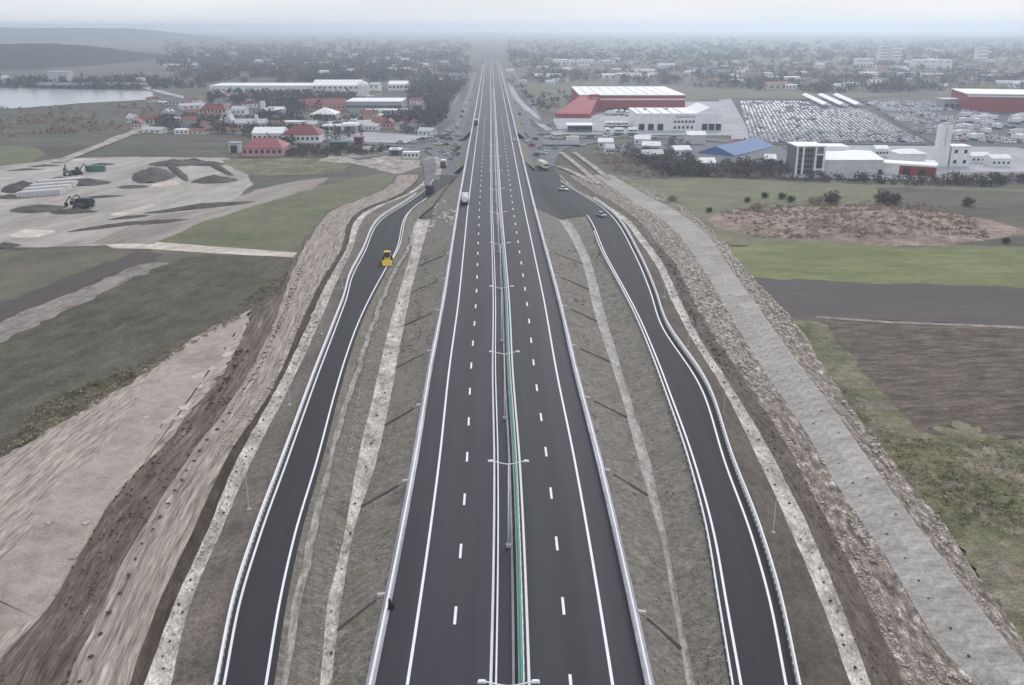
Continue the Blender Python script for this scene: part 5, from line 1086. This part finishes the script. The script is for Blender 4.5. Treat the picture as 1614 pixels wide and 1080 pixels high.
street('lake_road', [(225, 137), (262, 147), (305, 158), (330, 172)], 9, M['apron'])
# hazy town
hm_ = []
for (a, b_, rt) in (('white', 'whiteroof', 'f'), ('white', 'lgrey', 'g'), ('cream', 'tile', 'g'), ('lgrey', 'dgrey', 'g')):
    pr = thing('town_house', 'small pale house in the hazy town', 'house', (0, 0, -500)); w2 = 6
    MB().box(-w2, w2, 0, 10, -.2, 4.5).build('wall', M[a], pr)
    if rt == 'f': MB().box(-w2-.3, w2+.3, -.3, 10.3, 4.504, 5).build('roof', M[b_], pr)
    else: MB().gable(-w2-.5, w2+.5, -.5, 10.5, 4.55, 7.2, 'x', .2).build('roof', M[b_], pr)
    for x in (-3.5, 0, 3.5): window(pr, x, 1.4, 1.5, 1.6)
    hm_.append(pr)
zones = [((860, 1700), (78, 142), 190, 'small pale house in the hazy town beyond the right-hand car parks', 'hazy houses beyond the right-hand car parks'), ((690, 860), (104, 132), 12, 'small pale house in the haze beside the far end of the motorway', 'hazy houses beside the far motorway'), ((270, 700), (84, 128), 60, 'small pale house in the haze beyond the long white warehouse', 'hazy houses beyond the left village')]
first = set()
for (xa, xb), (ya, yb_), n, lb, g_ in zones:
    for i in range(n):
        x = random.uniform(xa, xb); y = ya+(yb_-ya)*random.random()
        if 755 < x < 800 or (900 < x < 1100 and y > 128): continue
        k = random.choices(range(4), (5, 4, 2, 2))[0]; p = pt(x, y, G)
        if k not in first: first.add(k); o = hm_[k]; o.location = p; o['label'] = lb; o['group'] = g_; o.rotation_euler = (0, 0, random.uniform(-.5, .5))
        else: o = dup(hm_[k], p, random.uniform(-.5, .5), lb, g_)
        s_ = random.uniform(.6, 1.1); wd = random.choice((1, 1, 2.2)); o.scale = (s_*wd, s_, s_)
        look = ('long ' if wd > 2 else 'small ')+('white flat-roofed house', 'white gabled house', 'cream house with brown roof', 'grey house with dark roof')[k]; o['label'] = lb.replace('small pale house', look); o['group'] = g_+', '+look
for i, (x0, x1, y, h, lb) in enumerate([(1386, 1400, 98, 26, 'leftmost pale tower block in the haze under the right ridge'), (1404, 1420, 98, 22, 'middle pale tower block in the haze under the right ridge'), (1540, 1556, 97, 24, 'right-hand pale tower block in the haze under the right ridge'), (1440, 1500, 108, 12, 'long pale apartment block in the hazy town'), (1350, 1376, 106, 12, 'shorter pale apartment block left of the long one in the hazy town'), (872, 905, 104, 9, 'wide pale warehouse in the haze right of the far motorway'), (912, 936, 104, 9, 'second pale warehouse in the haze right of the far motorway'), (1360, 1384, 126, 8, 'white warehouse with a bright roof in the hazy town'), (1240, 1262, 131, 6, 'white shed at the near edge of the hazy town')]):
    bld('apartment_block', lb, 'building', x0, x1, y, h, 16, 'white', 'whiteroof', 'flat', win=(5, max(1, int(h/5)), 2, 2))
# many low roofs crowded through the left village
vs = []
for i in range(75):
    x = random.uniform(235, 680); y = random.uniform(150, 214)
    if any(abs(x-q[0]) < 9 and abs(y-q[1]) < 4 for q in vs) or (380 < x < 570 and y > 205) or (x > 640 and y < 195): continue
    vs.append((x, y))
for i, (x, y) in enumerate(sorted(vs)):
    k = random.choices(range(4), (3, 4, 4, 4))[0]; p = pt(x, y, G)
    o = dup(hm_[k], p, random.uniform(-.6, .6), 'low %s in the left village, %s' % (('white flat-roofed house', 'white gabled house', 'cream house with brown roof', 'grey house with dark roof')[k], nth(i+1)+' from the left' if i < 59 else nth(i-58)+' before the wood'), 'low houses crowded in the left village')
    s_ = random.uniform(.5, .85); o.scale = (s_*random.choice((1, 1, 1.8)), s_, s_*.8)
# long field strips far off
fm = ['f_green', 'f_grass', 'f_brown', 'f_pale', 'f_soil', 'wild']
for i in range(34):
    x = random.uniform(830, 1600) if i % 3 else random.uniform(300, 620); y = random.uniform(92, 150 if i % 3 else 120); wpx = random.uniform(60, 220); hp = random.uniform(1, 4)
    if x < 790: wpx = min(wpx, 120)
    elif x-wpx/2 < 815: continue
    if y > 128 and x < 1110+wpx/2: continue
    if y > 140: continue
    flat('far_field', [(x-wpx/2, y), (x+wpx/2, y+random.uniform(-.6, .6)), (x+wpx/2+5, y+hp), (x-wpx/2-5, y+hp)], M[random.choice(fm)], lay(), js=40, jit=.6)
flat('far_meadow', [(800, 130), (905, 135), (1090, 138), (1300, 145), (1460, 148), (1340, 156), (1150, 156), (1085, 160), (905, 165), (870, 180), (845, 170)], M['f_green'], lay(), js=25)

# loose pale rubble along the works
def rubble(A, B, y0, y1, n, s0, s1, name, label, dz=.05, seed=1, mat='rock', bias=None):
    g_ = np.random.default_rng(seed); oc = np.array([(1, 0, 0), (0, 1, 0), (-1, 0, 0), (0, -1, 0), (0, 0, .7), (0, 0, -.6)]); of = np.array([(0, 1, 4), (1, 2, 4), (2, 3, 4), (3, 0, 4), (1, 0, 5), (2, 1, 5), (3, 2, 5), (0, 3, 5)])
    y = y0+(y1-y0)*g_.random(n*3)**1.4; t_ = g_.random(n*3); k = fbm(t_*3, y/14, seed+3) > .05; y = y[k][:n]; t_ = t_[k][:n]
    a = A.X(y); b_ = B.X(y); za = A.Z(y); zb = B.Z(y); c = np.stack([a+(b_-a)*t_, y, za+(zb-za)*t_+dz], -1); sz = (s0+(s1-s0)*g_.random(len(y))**3)*np.clip(y/110, .8, 1.6)
    V = (c[:, None, :]+oc[None]*sz[:, None, None]*g_.uniform(.6, 1.3, (len(y), 6, 1))).reshape(-1, 3); F = (of[None]+np.arange(len(y))[:, None, None]*6).reshape(-1, 3)
    tag(obj(name, np_mesh(name, V, F, M[mat])), label, 'rubble', kind='stuff')
rubble(Rbo, Rvi, 50, 340, 5200, .06, .32, 'rubble', 'pale rubble strewn over the tracked ground inside the revetment', seed=1)
rubble(Rvo, Rto, 50, 380, 3000, .06, .34, 'rubble', 'pale rubble strewn along the track outside the revetment', seed=2)
rubble(Lbo, Lbi, 120, 390, 1300, .06, .26, 'rubble', 'pale rubble strewn on the soil berm left of the slip road', .2, seed=3)
rubble(Lwo, Lwi, 45, 260, 1400, .08, .26, 'rubble', 'loose stones lying in the stone ditch left of the slip road', -.1, seed=4)
rubble(Ldo, Ldi, 45, 260, 900, .06, .22, 'rubble', 'loose stones lying in the ditch below the left motorway bank', -.1, seed=5)
rubble(Ldi, Lg, 270, 340, 140, .15, .6, 'rubble', 'pale stones dumped on the bank where the left slip road joins', .1, seed=6)
rubble(Lmo, Lbo, 55, 170, 900, .06, .3, 'rubble', 'clods of earth on the dark mud beside the berm', .1, seed=7, mat='clod')

rubble(Lsr.off(3), Ldo, 45, 260, 1200, .04, .16, 'rubble', 'small stones on the bank between the left slip road and its ditch', .02, seed=8)
rubble(Ldi, Lg, 45, 260, 1200, .04, .16, 'rubble', 'small stones on the left motorway embankment', .02, seed=9, mat='clod')
rubble(Rg, Rdi, 45, 260, 1200, .04, .16, 'rubble', 'small stones on the right motorway embankment', .02, seed=10, mat='clod')
rubble(Rdo, Rsl, 45, 260, 1200, .04, .16, 'rubble', 'small stones on the bank between the right ditch and slip road', .02, seed=12, mat='clod')
rubble(Rwo, Rbo, 45, 260, 1200, .05, .22, 'rubble', 'clods on the dark bank right of the stone ditch', .02, seed=13, mat='clod')
